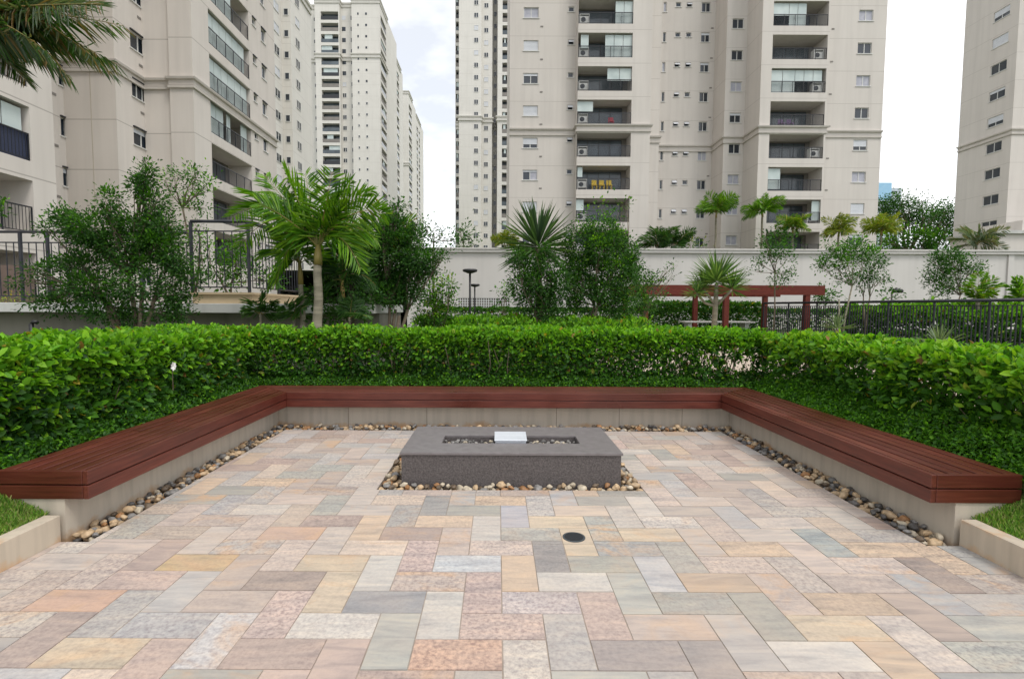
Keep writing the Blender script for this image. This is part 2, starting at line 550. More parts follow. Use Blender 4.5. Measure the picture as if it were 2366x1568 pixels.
def crown(name, parent, blobs, Y, leaf, n_per_m2, cols, tip_cols=None, mat='leaf', dens=1.0, clump=None, depth=1.0, dr=(0.5, 0.5)):
    """foliage in clumps inside ellipsoids read as (px, py, rx, ry) at distance Y"""
    P, D, Nn, Cc = [], [], [], []
    cl = clump or leaf * 2.6
    centers = []
    for bl in blobs:
        px, py, rx, ry = bl[:4]
        k = bl[4] if len(bl) > 4 else 1.0
        c = at(px, py, Y=Y)
        s = Y / 1184.0
        a, b_ = rx * s, ry * s
        dpt = a * 0.8 * depth
        c = c + Vector((0, random.uniform(-dr[0], dr[1]) * dpt, 0))
        centers.append((c, a, b_))
        area = math.pi * a * b_
        nl = int(area * n_per_m2 * k * dens * 1.9)
        ncl = max(4, int(nl / 30))
        u = rdir(ncl); r = RNG.uniform(0.1, 1.0, (ncl, 1)) ** 0.4
        cc = np.array(c) + u * r * np.array([a, dpt, b_])
        which = RNG.integers(0, ncl, nl)
        off = RNG.normal(size=(nl, 3)) * cl * RNG.uniform(0.28, 0.62, (nl, 1))
        p = cc[which] + off
        out = unit(u[which] * 0.7 + unit(off) * 0.8 + rdir(nl) * 0.5 + np.array([0, 0, 0.15]))
        P.append(p); D.append(out)
        Nn.append(unit(np.array([0, 0, 0.9]) + rdir(nl) * 0.75 + u[which] * 0.4))
        base = palette(nl, cols)
        if tip_cols is not None:
            t = palette(nl, tip_cols)
            # whole clumps take the paler tip colours, mostly on the upper side of a blob
            young = (RNG.random(ncl) < np.where(u[:, 2] > 0.45, 0.6, 0.08))[which]
            base = np.where(young[:, None], t, base)
        Cc.append(base)
    P = np.concatenate(P); D = np.concatenate(D); Nn = np.concatenate(Nn); Cc = np.concatenate(Cc)
    L = leaf * RNG.uniform(0.6, 1.25, len(P))
    leaf_mesh(name, M[mat], parent, P, D, Nn, L, L * 0.48, Cc)
    return centers


def limbs(parent, base, centers, r0, mat='bark', forks=None, stems=1, name='trunk', sway=0.12):
    base = Vector(base)
    if forks is None:
        forks = [base + Vector((0, 0, 0.3 * (max(c[0].z for c in centers) - base.z)))]
    mb = MB()
    for i, f in enumerate(forks):
        mid = base.lerp(f, 0.5) + Vector((random.uniform(-1, 1), random.uniform(-1, 1), 0)) * sway * (f - base).length * 0.3
        mb.tube([base + Vector((random.uniform(-r0, r0), random.uniform(-r0, r0), -0.05)) * (1 if i else 0), mid, f], [r0, r0 * 0.85, r0 * 0.7], 7)
    mb.build(name, M[mat], parent, True)
    br = MB()
    for c, a, b_ in centers:
        f = min(forks, key=lambda q: (Vector(q) - c).length + (2.0 if q.z > c.z + 0.3 else 0))
        mid = f.lerp(c, 0.5) + Vector((random.uniform(-1, 1), random.uniform(-1, 1), random.uniform(-0.3, 0.6))) * sway * (c - f).length
        br.tube([f, mid, c], [r0 * 0.5, r0 * 0.33, r0 * 0.15], 5)
        for k in range(4):
            e = c + Vector((random.uniform(-1, 1) * a, random.uniform(-0.7, 0.7) * a, random.uniform(-0.6, 1) * b_)) * 0.85
            m2 = mid.lerp(e, 0.55) + Vector((random.uniform(-1, 1), random.uniform(-1, 1), random.uniform(-1, 1))) * 0.06 * (e - mid).length
            br.tube([mid, m2, e], [r0 * 0.24, r0 * 0.15, r0 * 0.06], 4, False)
    br.build('branches', M[mat], parent, True)


def cv(cx, cy, blobs):
    """crop coordinates -> print coordinates"""
    return [(cx + b[0] * .2515, cy + b[1] * .2515, b[2] * .2515, b[3] * .2515, *(b[4:])) for b in blobs]


# ------------------------------------------------------------------ paving
U = 0.198
X0, Y0 = -0.369, 2.037
XL, XR, YB = -2.60, 2.74, 6.20      # edges of the paving along the pebble strips
KL, KR = -2.79, 2.96                # kerb faces in front of the bench ends
PIT = (-0.995, 1.215, 4.145, 5.42)
FRONT = 3.20

PAL = [((0.46, 0.41, 0.37), 6), ((0.40, 0.39, 0.375), 6), ((0.46, 0.385, 0.34), 6), ((0.50, 0.465, 0.42), 3), ((0.34, 0.35, 0.32), 4),
       ((0.43, 0.33, 0.29), 3), ((0.52, 0.43, 0.35), 3), ((0.30, 0.32, 0.32), 1), ((0.50, 0.38, 0.27), 2), ((0.44, 0.45, 0.46), 3), ((0.31, 0.25, 0.22), 1)]
PALW = [c for c, k in PAL for _ in range(k)]
_BLUE, _ORG, _DRK, _WHT, _PNK, _GRN, _YEL = (0.43, 0.46, 0.48), (0.50, 0.33, 0.25), (0.25, 0.25, 0.25), (0.54, 0.52, 0.48), (0.46, 0.36, 0.33), (0.34, 0.34, 0.30), (0.53, 0.44, 0.32)
# notable slabs seen in the photograph: (print position) -> colour, roughness of the cleft, rust
SPOT = [((1060, 1515), _ORG, 1.0, .3), ((1270, 1280), _DRK, .5, .1), ((1400, 1302), _GRN, .2, .6), ((945, 1235), (0.29, 0.23, 0.21), .3, .7), ((1078, 1301), _BLUE, .5, 0),
        ((885, 1390), (0.25, 0.27, 0.29), .3, .1), ((1188, 1190), (0.40, 0.41, 0.46), .1, 0), ((1310, 1345), _WHT, .3, .1), ((1250, 1390), (0.42, 0.38, 0.38), 1, .4),
        ((640, 1240), _ORG, .2, .9), ((420, 1318), (0.50, 0.36, 0.18), .3, .9), ((640, 1410), _PNK, 1., .3), ((780, 1370), _YEL, .3, .9), ((760, 1450), _WHT, .6, .1),
        ((1020, 1390), _WHT, .3, .1), ((1115, 1365), _PNK, .8, .2), ((975, 1290), _PNK, .9, .3), ((1480, 1510), (0.29, 0.26, 0.25), .3, .2), ((1790, 1420), (0.27, 0.27, 0.25), .3, .4),
        ((1660, 1520), (0.27, 0.25, 0.24), .2, .4), ((2120, 1420), (0.36, 0.29, 0.25), 0., 0), ((2060, 1480), _YEL, .3, .9), ((1900, 1500), _WHT, .2, .1), ((200, 1400), _ORG, .2, .9),
        ((130, 1480), (0.34, 0.27, 0.24), .5, .1), ((1450, 1250), _YEL, .2, .8), ((1340, 1200), _YEL, .2, .5), ((1700, 1370), _GRN, .2, .3), ((1330, 1240), _YEL, .1, .7),
        ((740, 1290), _YEL, .2, .9), ((880, 1320), _WHT, .2, .1), ((1120, 1240), _WHT, .3, .2), ((200, 1530), _YEL, .4, .7), ((1900, 1270), (0.33, 0.36, 0.35), .3, .5)]


def tile_key(X, Y):
    i = math.floor((X - X0) / U); j = math.floor((Y - Y0) / U)
    r = (i - j) % 4
    if r == 0: return ('H', i, j)
    if r == 1: return ('H', i - 1, j)
    if r == 3: return ('V', i, j)
    return ('V', i, j - 1)


spot = {}
for (px, py), c, rg, ru in SPOT:
    p = at(px, py, Z=0)
    spot[tile_key(p.x, p.y)] = (c, rg, ru)


def rect_clip(x0, x1, y0, y1):
    """paving outline with its notches: a list of rectangles left of one slab"""
    out = []
    regs = [(KL, KR, -3.5, FRONT - 0.02), (XL, XR, FRONT - 0.02, PIT[2]), (XL, PIT[0], PIT[2], PIT[3]), (PIT[1], XR, PIT[2], PIT[3]), (XL, XR, PIT[3], YB)]
    for a, b, c, d in regs:
        u0, u1, v0, v1 = max(x0, a), min(x1, b), max(y0, c), min(y1, d)
        if u1 - u0 > 0.004 and v1 - v0 > 0.004:
            out.append((u0, u1, v0, v1))
    return out


mb = MB()
rnd = []
seen = set()
gp = 0.0012
for i in range(-14, 18):
    for j in range(-28, 22):
        k = tile_key(X0 + (i + .5) * U, Y0 + (j + .5) * U)
        if k in seen: continue
        seen.add(k)
        o, a, b = k
        x0, y0 = X0 + a * U, Y0 + b * U
        x1, y1 = (x0 + 2 * U, y0 + U) if o == 'H' else (x0 + U, y0 + 2 * U)
        g = [gp * random.uniform(0.5, 1.7) for _ in range(4)]
        c, rg, ru = spot.get(k, (random.choice(PALW), random.random() ** 1.3, random.random() ** 1.1))
        kk = random.uniform(0.92, 1.08) if k in spot else random.uniform(0.86, 1.14)
        mean = (0.47, 0.415, 0.375)
        c = tuple((q * .95 * (.84 if k in spot else .78) + m_ * (.14 if k in spot else .18)) * kk for q, m_ in zip(c, mean))
        ro = (rg, random.random(), ru)
        dz = random.uniform(-0.0012, 0.0012)
        for (a0, a1, b0, b1) in rect_clip(x0 + g[0], x1 - g[1], y0 + g[2], y1 - g[3]):
            mb.col = c
            n0 = len(mb.f)
            e = 0.0015
            zt = 0.004 + dz
            mb.hexa([(a0, b0, -0.01), (a1, b0, -0.01), (a1, b1, -0.01), (a0, b1, -0.01), (a0 + e, b0 + e, zt), (a1 - e, b0 + e, zt), (a1 - e, b1 - e, zt), (a0 + e, b1 - e, zt)])
            rnd += [ro] * (len(mb.f) - n0)
pv = mb.build('paving', M['tiles'], None, recalc=False)
ra = pv.data.color_attributes.new('Rnd', 'FLOAT_COLOR', 'CORNER')
arr = []
for r_ in rnd:
    arr += [r_[0], r_[1], r_[2], 1.0] * 4
ra.data.foreach_set('color', arr)
struct(pv)
mb = MB()
for a, b, c, d in [(KL, KR, -3.5, FRONT - 0.02), (XL, XR, FRONT - 0.02, PIT[2]), (XL, PIT[0], PIT[2], PIT[3]), (PIT[1], XR, PIT[2], PIT[3]), (XL, XR, PIT[3], YB)]:
    mb.box(a, b, c, d, -0.06, 0.0)
struct(mb.build('paving_bed', M['grout']))
mb = MB()
mb.box(-3.0, 3.2, -3.6, 6.6, -0.12, -0.065)
struct(mb.build('gravel_bed_soil', M['soil']))

# the wide ground, the planting beds, the lawn strips and the raised land beyond the garden wall
mb = MB()
mb.quad((-1500, -600, -0.13), (1500, -600, -0.13), (1500, 2500, -0.13), (-1500, 2500, -0.13))
struct(mb.build('ground', M['gardenground']))
mb = MB()
mb.quad((-150, 43.2, 4.6), (260, 43.2, 4.6), (260, 700, 4.6), (-150, 700, 4.6))
struct(mb.build('raised_terrain', M['gardenground']))
mb = MB()


def slab(mb, poly, z, z0=-0.1):
    n = len(mb.v)
    zs = z if hasattr(z, '__len__') else [z] * len(poly)
    mb.v += [(x, y, q) for (x, y), q in zip(poly, zs)] + [(x, y, z0) for x, y in poly]
    k = len(poly)
    mb.f.append(tuple(n + i for i in range(k)))
    for i in range(k):
        j = (i + 1) % k
        mb.f.append((n + i, n + k + i, n + k + j, n + j))
    mb._c(k + 1)


SEATL, SEATR = -2.62, 2.78          # inner edges of the seat
OUTL, OUTR, SEATB, OUTB = -3.21, 3.37, 6.30, 6.88
slab(mb, [(OUTL + .03, 3.6), (OUTL + .03, OUTB - .03), (OUTR - .03, OUTB - .03), (OUTR - .03, 3.6), (5.0, 3.6), (5.0, 8.4), (-5.2, 8.4), (-5.2, 3.6)], 0.36)
struct(mb.build('planting_bed', M['soil']))
mb = MB()
slab(mb, [(KL - .105, 3.25), (-3.2, 3.4), (-3.6, 3.6), (-5.2, 3.6), (-5.2, -3.5), (KL - .105, -3.5)], [.15, .28, .37, .37, .37, .15])
struct(mb.build('lawn_bank', M['lawnbase']))
mb = MB()
slab(mb, [(KR + .105, 3.25), (3.4, 3.4), (3.75, 3.6), (5.0, 3.6), (5.0, -3.5), (KR + .105, -3.5)], [.15, .28, .37, .37, .37, .15])
struct(mb.build('lawn_bank', M['lawnbase']))
mb = MB()
mb.box(5.2, 8.6, 1.5, 22.0, -0.1, 0.15)
mb.box(2.6, 5.2, 8.6, 22.0, -0.1, 0.15)
struct(mb.build('gravel_path', M['path']))


def grass(xa, xb, ya, yb, zf, n):
    P = np.stack([RNG.uniform(xa, xb, n), RNG.uniform(ya, yb, n), np.zeros(n)], 1)
    P[:, 2] = zf(P[:, 0]) - 0.004
    D = unit(rdir(n) * 0.55 + np.array([0, 0, 1.0]))
    C = palette(n, [(0.12, 0.26, 0.035), (0.18, 0.36, 0.05), (0.26, 0.40, 0.07), (0.36, 0.40, 0.14)], 0.2)
    L = RNG.uniform(0.02, 0.05, n)
    o = leaf_mesh('grass', M['leaf'], None, P, D, rdir(n), L, L * 0.14, C)
    return tag(o, None, None, None, 'stuff')


tag(grass(-3.6, KL - .1, 1.4, 3.25, lambda x: np.interp(x, [-3.6, -3.2, KL - .1], [.37, .285, .155]), 26000), 'short green lawn grass below the left bench end', 'grass')
tag(grass(KR + .1, 3.85, 1.4, 3.25, lambda x: np.interp(x, [KR + .1, 3.4, 3.85], [.155, .285, .37]), 26000), 'short green lawn grass below the right bench end', 'grass')

# low kerbs between paving and lawn
for xk, sgn, side in ((KL, -1, 'left'), (KR, 1, 'right')):
    k = empty('kerb_wall', (xk, 1.5, 0), 'low pale kerb wall with orange soil stains beside the %s lawn patch' % side, 'kerb')
    yy = FRONT
    lens = [0.62, 1.2, 1.2, 1.2, 1.2]
    for q, ln in enumerate(lens):
        mb = MB()
        x0_, x1_ = sorted((xk, xk + sgn * 0.10))
        mb.box(x0_, x1_, yy - ln + 0.006, yy - (0.0 if q else 0.002), -0.08, 0.17)
        mb.build('kerb_block', M['kerb'], k, bevel=0.004)
        yy -= ln

# ------------------------------------------------------------------ the bench
ZT, ZW = 0.45, 0.265
BE = 3.22
bench = empty('bench', (0.08, 6.5, 0), 'long U shaped dark red slatted wooden bench on a pale rendered base', 'bench')
ns = 6
WID = 0.585
fl = 0.035


def seatline(o):      # inner outline offset outwards by o
    return SEATL - o, SEATR + o, SEATB + o


gap = 0.018
sw_ = (WID - fl - gap * ns) / ns
for seg in ('left', 'back', 'right'):
    mb = MB()
    for q in range(ns):
        a = fl + gap + q * (sw_ + gap); b = a + sw_
        xa, ra_, ba = seatline(a); xb, rb, bb_ = seatline(b)
        z0, z1 = ZT - 0.03, ZT - 0.002
        if seg == 'left':
            pl = [(xb, BE + fl + .004), (xa, BE + fl + .004), (xa, ba - .004), (xb, bb_ - .004)]
        elif seg == 'right':
            pl = [(ra_, BE + fl + .004), (rb, BE + fl + .004), (rb, bb_ - .004), (ra_, ba - .004)]
        else:
            pl = [(xa + .004, ba), (ra_ - .004, ba), (rb - .004, bb_), (xb + .004, bb_)]
        # each slat is two boards butted end to end
        f = .3 + .4 * ((q * 37 + len(seg) * 13) % 10) / 10
        A0, B0, C0, D0 = [Vector(p) for p in pl]      # D0-C0 / A0-B0 run along, or A0-B0 / D0-C0
        if seg == 'left': ends = ((A0, B0), (D0, C0))
        elif seg == 'right': ends = ((A0, B0), (D0, C0))
        else: ends = ((A0, D0), (B0, C0))
        (a1, a2), (b1, b2) = ends
        ln_ = (b1 - a1).length
        for g0, g1 in ((0, f - .0012 / ln_), (f + .0012 / ln_, 1)):
            k_ = random.uniform(.78, 1.22); mb.col = (k_, k_ * random.uniform(.94, 1.06), k_)
            p1, p2, p3, p4 = a1.lerp(b1, g0), a2.lerp(b2, g0), a2.lerp(b2, g1), a1.lerp(b1, g1)
            dz_ = random.uniform(-.0015, .001)
            mb.hexa([(*p, z0) for p in (p1, p2, p3, p4)] + [(*p, z1 + dz_) for p in (p1, p2, p3, p4)])
    mb.build('seat', M['woodX' if seg == 'back' else 'woodY'], bench, bevel=0.004)
    # two stacked fascia boards on the visible edges
for z0, z1 in ((ZW, ZW + 0.089), (ZW + 0.097, ZT)):
    xa, ra_, ba = seatline(0); xb, rb, bb_ = seatline(fl)
    mb = MB(); mb.col = (random.uniform(.85, 1.15),) * 3
    pl = [(xb, BE + .0), (xa, BE + .0), (xa, ba), (xb, bb_)]
    mb.hexa([(*p, z0) for p in pl] + [(*p, z1) for p in pl])
    mb.build('fascia_board', M['woodY'], bench, bevel=0.004)
    mb = MB(); mb.col = (random.uniform(.85, 1.15),) * 3
    pl = [(ra_, BE), (rb, BE), (rb, bb_), (ra_, ba)]
    mb.hexa([(*p, z0) for p in pl] + [(*p, z1) for p in pl])
    mb.build('fascia_board', M['woodY'], bench, bevel=0.004)
    mb = MB(); mb.col = (random.uniform(.85, 1.15),) * 3
    pl = [(xa + .001, ba), (ra_ - .001, ba), (rb - .001, bb_), (xb + .001, bb_)]
    mb.hexa([(*p, z0) for p in pl] + [(*p, z1) for p in pl])
    mb.build('fascia_board', M['woodX'], bench, bevel=0.004)
    for xs, xe in ((xb - .002, SEATL - WID), (rb + .002, SEATR + WID)):
        x0_, x1_ = sorted((xs, xe))
        mb = MB(); mb.col = (random.uniform(.85, 1.15),) * 3; mb.box(x0_, x1_, BE, BE + fl, z0, z1)
        mb.build('end_board', M['woodX'], bench, bevel=0.004)
# shadow gap strip behind the fascia joint, and the base
mb = MB(); mb.col = (random.uniform(.85, 1.15),) * 3
xa, ra_, ba = seatline(0.012)
mb.box(xa - .02, xa - .012, BE + .04, ba, ZW + .02, ZT - .04)
mb.box(ra_ + .012, ra_ + .02, BE + .04, ba, ZW + .02, ZT - .04)
mb.box(xa - .01, ra_ + .01, ba + .012, ba + .02, ZW + .02, ZT - .04)
mb.build('batten', M['woodY'], bench)
BL, BR, BB = SEATL - 0.165, SEATR + 0.175, SEATB + 0.155
for nm, q in (('l', (BL - .33, BL, BE + .012, BB + .3)), ('r', (BR, BR + .33, BE + .012, BB + .3)), ('b', (BL + .002, BR - .002, BB, BB + .3))):
    mb = MB(); mb.box(q[0], q[1], q[2], q[3], -0.1, ZW + .02)
    mb.build('base', M['concrete'], bench)
mb = MB()
for x in (-1.9, -0.9, 0.75, 1.55, 2.35):
    mb.box(x, x + .004, BB - .0015, BB + .01, 0, ZW)
mb.build('base_joint', M['soil'], bench)

# ------------------------------------------------------------------ fire table
FX0, FX1, FY0, FY1, FH_ = -0.82, 1.06, 4.24, 5.20, 0.287
ft = empty('fire_table', (0.12, 4.7, 0), 'low rectangular dark granite fire table with a pebble filled slot in its top', 'fire table')
OX0, OX1, OY0, OY1 = -0.50, 0.745, 4.555, 4.835
mb = MB()
a, b, c, d = FX0 + .012, FX1 - .014, FY0 + .014, FY1 - .012
mb.box(a, b, c, OY0 - .0, -0.08, FH_ - .021)
mb.box(a, b, OY1, d, -0.08, FH_ - .021)
mb.box(a, OX0, OY0, OY1, -0.08, FH_ - .021)
mb.box(OX1, b, OY0, OY1, -0.08, FH_ - .021)
mb.box(OX0, OX1, OY0, OY1, 0.0, FH_ - .075)
mb.build('body', M['granite'], ft)
me = bpy.data.meshes.new('top_slab')
vs, fs = [], []
xs, ys = [FX0, OX0, OX1, FX1], [FY0, OY0, OY1, FY1]
for z in (FH_ - .02, FH_):
    for y in ys:
        for x in xs: vs.append((x, y, z))
for j in range(3):
    for i in range(3):
        if (i, j) == (1, 1): continue
        q = j * 4 + i
        fs.append((q, q + 4, q + 5, q + 1)); fs.append((16 + q, 16 + q + 1, 16 + q + 5, 16 + q + 4))
for ring in ([0, 1, 2, 3, 7, 11, 15, 14, 13, 12, 8, 4], [5, 9, 10, 6]):
    for k in range(len(ring)):
        p, q = ring[k], ring[(k + 1) % len(ring)]
        fs.append((p, q, q + 16, p + 16))
mb = MB(); mb.v = vs; mb.f = fs; mb.c = [None] * len(fs)
mb.build('top_slab', M['slab'], ft, bevel=0.002)

bx_ = empty('burner_box', (0.125, 4.70, 0.22), 'small shiny steel burner box with lid standing in the slot of the dark fire table', 'burner')
mb = MB()
mb.hexa([(-.018, 4.585, .215), (.262, 4.585, .215), (.262, 4.81, .215), (-.018, 4.81, .215), (-.018, 4.585, .298), (.262, 4.585, .298), (.262, 4.81, .318), (-.018, 4.81, .318)])
mb.build('box_body', M['steel'], bx_, bevel=0.003)
mb = MB()
mb.hexa([(-.026, 4.572, .302), (.270, 4.572, .302), (.270, 4.822, .322), (-.026, 4.822, .322), (-.026, 4.572, .310), (.270, 4.572, .310), (.270, 4.822, .330), (-.026, 4.822, .330)])
mb.build('lid', M['steel'], bx_, bevel=0.002)

# floor drain
p = at(1326, 1242, Z=0)
dr = empty('floor_drain', (p.x, p.y, 0.004), 'small round dark drain cover set in the stone paving', 'drain')
mb = MB()
mb.tube([(p.x, p.y, 0.002), (p.x, p.y, 0.0075)], 0.074, 40)
mb.build('cover', M['drain'], dr)
mb = MB()
for k in range(-4, 5):
    h = math.sqrt(max(0, 0.062 ** 2 - (k * .013) ** 2))
    mb.box(p.x - h, p.x + h, p.y + k * .013 - .003, p.y + k * .013 + .003, .0077, .0092)
mb.build('grate', M['lamp'], dr)

# ------------------------------------------------------------------ pebbles
PEB = {'tan': (0.42, 0.30, 0.18), 'rust brown': (0.30, 0.15, 0.06), 'dark grey': (0.085, 0.078, 0.074), 'mid grey': (0.20, 0.19, 0.18), 'pale cream': (0.42, 0.36, 0.27), 'dark brown': (0.12, 0.085, 0.055)}
protos = []
import bmesh
for q in range(7):
    bm = bmesh.new()
    bmesh.ops.create_icosphere(bm, subdivisions=3, radius=1)
    ax = (1.0, random.uniform(0.62, 0.95), random.uniform(0.5, 0.75))
    for v in bm.verts:
        nn = noise.noise(v.co * 1.1 + Vector((q * 7, 0, 0))) * 0.35
        v.co *= 1 + nn
        v.co = Vector((v.co.x * ax[0], v.co.y * ax[1], v.co.z * ax[2]))
    protos.append([v.co.copy() for v in bm.verts])
    faces_proto = [tuple(v.index for v in f.verts) for f in bm.faces]
    bm.free()
PMESH = {}
for cn, c in PEB.items():
    for q in range(7):
        me = bpy.data.meshes.new('pebble')
        me.from_pydata([tuple(v) for v in protos[q]], [], faces_proto)
        me.polygons.foreach_set('use_smooth', [True] * len(me.polygons))
        ca = me.color_attributes.new('Col', 'FLOAT_COLOR', 'POINT')
        k = random.uniform(0.85, 1.2)
        ca.data.foreach_set('color', [c[0] * k, c[1] * k, c[2] * k, 1.0] * len(me.vertices))
        me.materials.append(M['pebble'])
        PMESH[cn, q] = me
SIZEW = {0: 'small', 1: 'medium', 2: 'large'}


def scatter(x0, x1, y0, y1, zb, n, rmin, rmax, names, layers=2, tries=60):
    """dart throwing in a strip -> list of (x, y, z, r, colour)"""
    out = []
    for lay in range(layers):
        cnt = 0
        for _ in range(n * tries):
            if cnt >= (n if lay == 0 else n // 2): break
            r = rmin + (rmax - rmin) * random.random() ** 1.6
            x, y = random.uniform(x0 + r * .6, x1 - r * .6), random.uniform(y0 + r * .6, y1 - r * .6)
            z = zb + r * 0.42 + lay * rmax * 0.72
            if all((x - a) ** 2 + (y - b) ** 2 + ((z - c) * 1.1) ** 2 > ((r + d) * 0.74) ** 2 for a, b, c, d, _n in out):
                out.append((x, y, z, r, random.choice(names)))
                cnt += 1
    return out


NM = ['tan', 'tan', 'rust brown', 'dark grey', 'dark grey', 'mid grey', 'pale cream', 'dark brown', 'tan', 'mid grey']
NT = ['tan', 'pale cream', 'tan', 'rust brown', 'mid grey', 'pale cream', 'dark brown']


def put_pebbles(lst, place, split=None):
    for x, y, z, r, cn in lst:
        o = bpy.data.objects.new('pebble', PMESH[cn, random.randrange(7)])
        o.location = (x, y, z); o.scale = (r, r, r)
        o.rotation_euler = (random.uniform(-.35, .35), random.uniform(-.35, .35), random.uniform(0, 6.3))
        COL.objects.link(o)
        where = place(x, y) if callable(place) else place
        tag(o, '%s rounded pebble lying in %s' % (cn, where), 'pebble', 'pebbles: %s, %s' % (cn, where))


def mass_pebbles(lst, label):
    mb = MB()
    for x, y, z, r, cn in lst:
        c = PEB[cn]; k = random.uniform(0.85, 1.2)
        R = Euler((random.uniform(-.35, .35), random.uniform(-.35, .35), random.uniform(0, 6.3))).to_matrix() * r
        n = len(mb.v)
        mb.v += [tuple(R @ v + Vector((x, y, z))) for v in protos[random.randrange(7)]]
        mb.f += [tuple(n + i for i in f) for f in faces_proto]
        mb.c += [(c[0] * k, c[1] * k, c[2] * k)] * len(faces_proto)
    o = mb.build('pebbles', M['pebble'], None, True, recalc=False)
    return tag(o, label, 'pebbles', None, 'stuff')


def zone(side):
    def f(x, y):
        part = 'near end' if y < 3.75 else ('middle' if y < 4.8 else 'far end')
        return 'the %s of the strip along the %s bench' % (part, side)
    return f


Lp = scatter(BL, XL, FRONT + .03, 6.1, -0.035, 240, 0.024, 0.050, NM)
Rp = scatter(XR, BR, FRONT + .03, 6.1, -0.035, 240, 0.024, 0.050, NM)
Lp.sort(key=lambda q: q[1]); Rp.sort(key=lambda q: q[1])
put_pebbles(Lp[:120], zone('left'))
put_pebbles(Rp[:120], zone('right'))
mass_pebbles(Lp[120:], 'brown and grey pebbles at the far left of the strip, by the left inner corner of the bench')
mass_pebbles(Rp[120:], 'brown and grey pebbles at the far right of the strip, by the right inner corner of the bench')
mass_pebbles(scatter(BL, BR, 6.2, BB, -0.035, 300, 0.024, 0.046, NM), 'row of small mixed pebbles along the foot of the back bench')
Pf = scatter(PIT[0], PIT[1], PIT[2], FY0 + .01, -0.03, 60, 0.026, 0.05, NT)
put_pebbles(Pf, 'front of the dark fire table, on the gravel edge'.replace('front', 'the gravel edge in front').replace(', on the gravel edge', ''))
Pl = scatter(PIT[0], FX0 + .01, FY0 + .01, PIT[3], -0.03, 40, 0.028, 0.05, NT)
Pr = scatter(FX1 - .01, PIT[1], FY0 + .01, PIT[3], -0.03, 36, 0.028, 0.05, NT)
mass_pebbles(Pl + scatter(FX0, FX1, FY1, PIT[3], -0.03, 50, 0.028, 0.05, NT), 'tan pebbles in the gravel edge left of and behind the fire table')
mass_pebbles(Pr, 'tan pebbles in the gravel edge right of the fire table')
mass_pebbles(scatter(OX0, -.03, OY0, OY1, FH_ - .076, 70, 0.016, 0.030, ['mid grey', 'mid grey', 'pale cream', 'dark grey']), 'small grey pebbles in the table slot left of the steel burner box')
mass_pebbles(scatter(.275, OX1, OY0, OY1, FH_ - .076, 60, 0.016, 0.030, ['mid grey', 'mid grey', 'pale cream', 'dark grey']), 'small grey pebbles in the table slot right of the steel burner box')


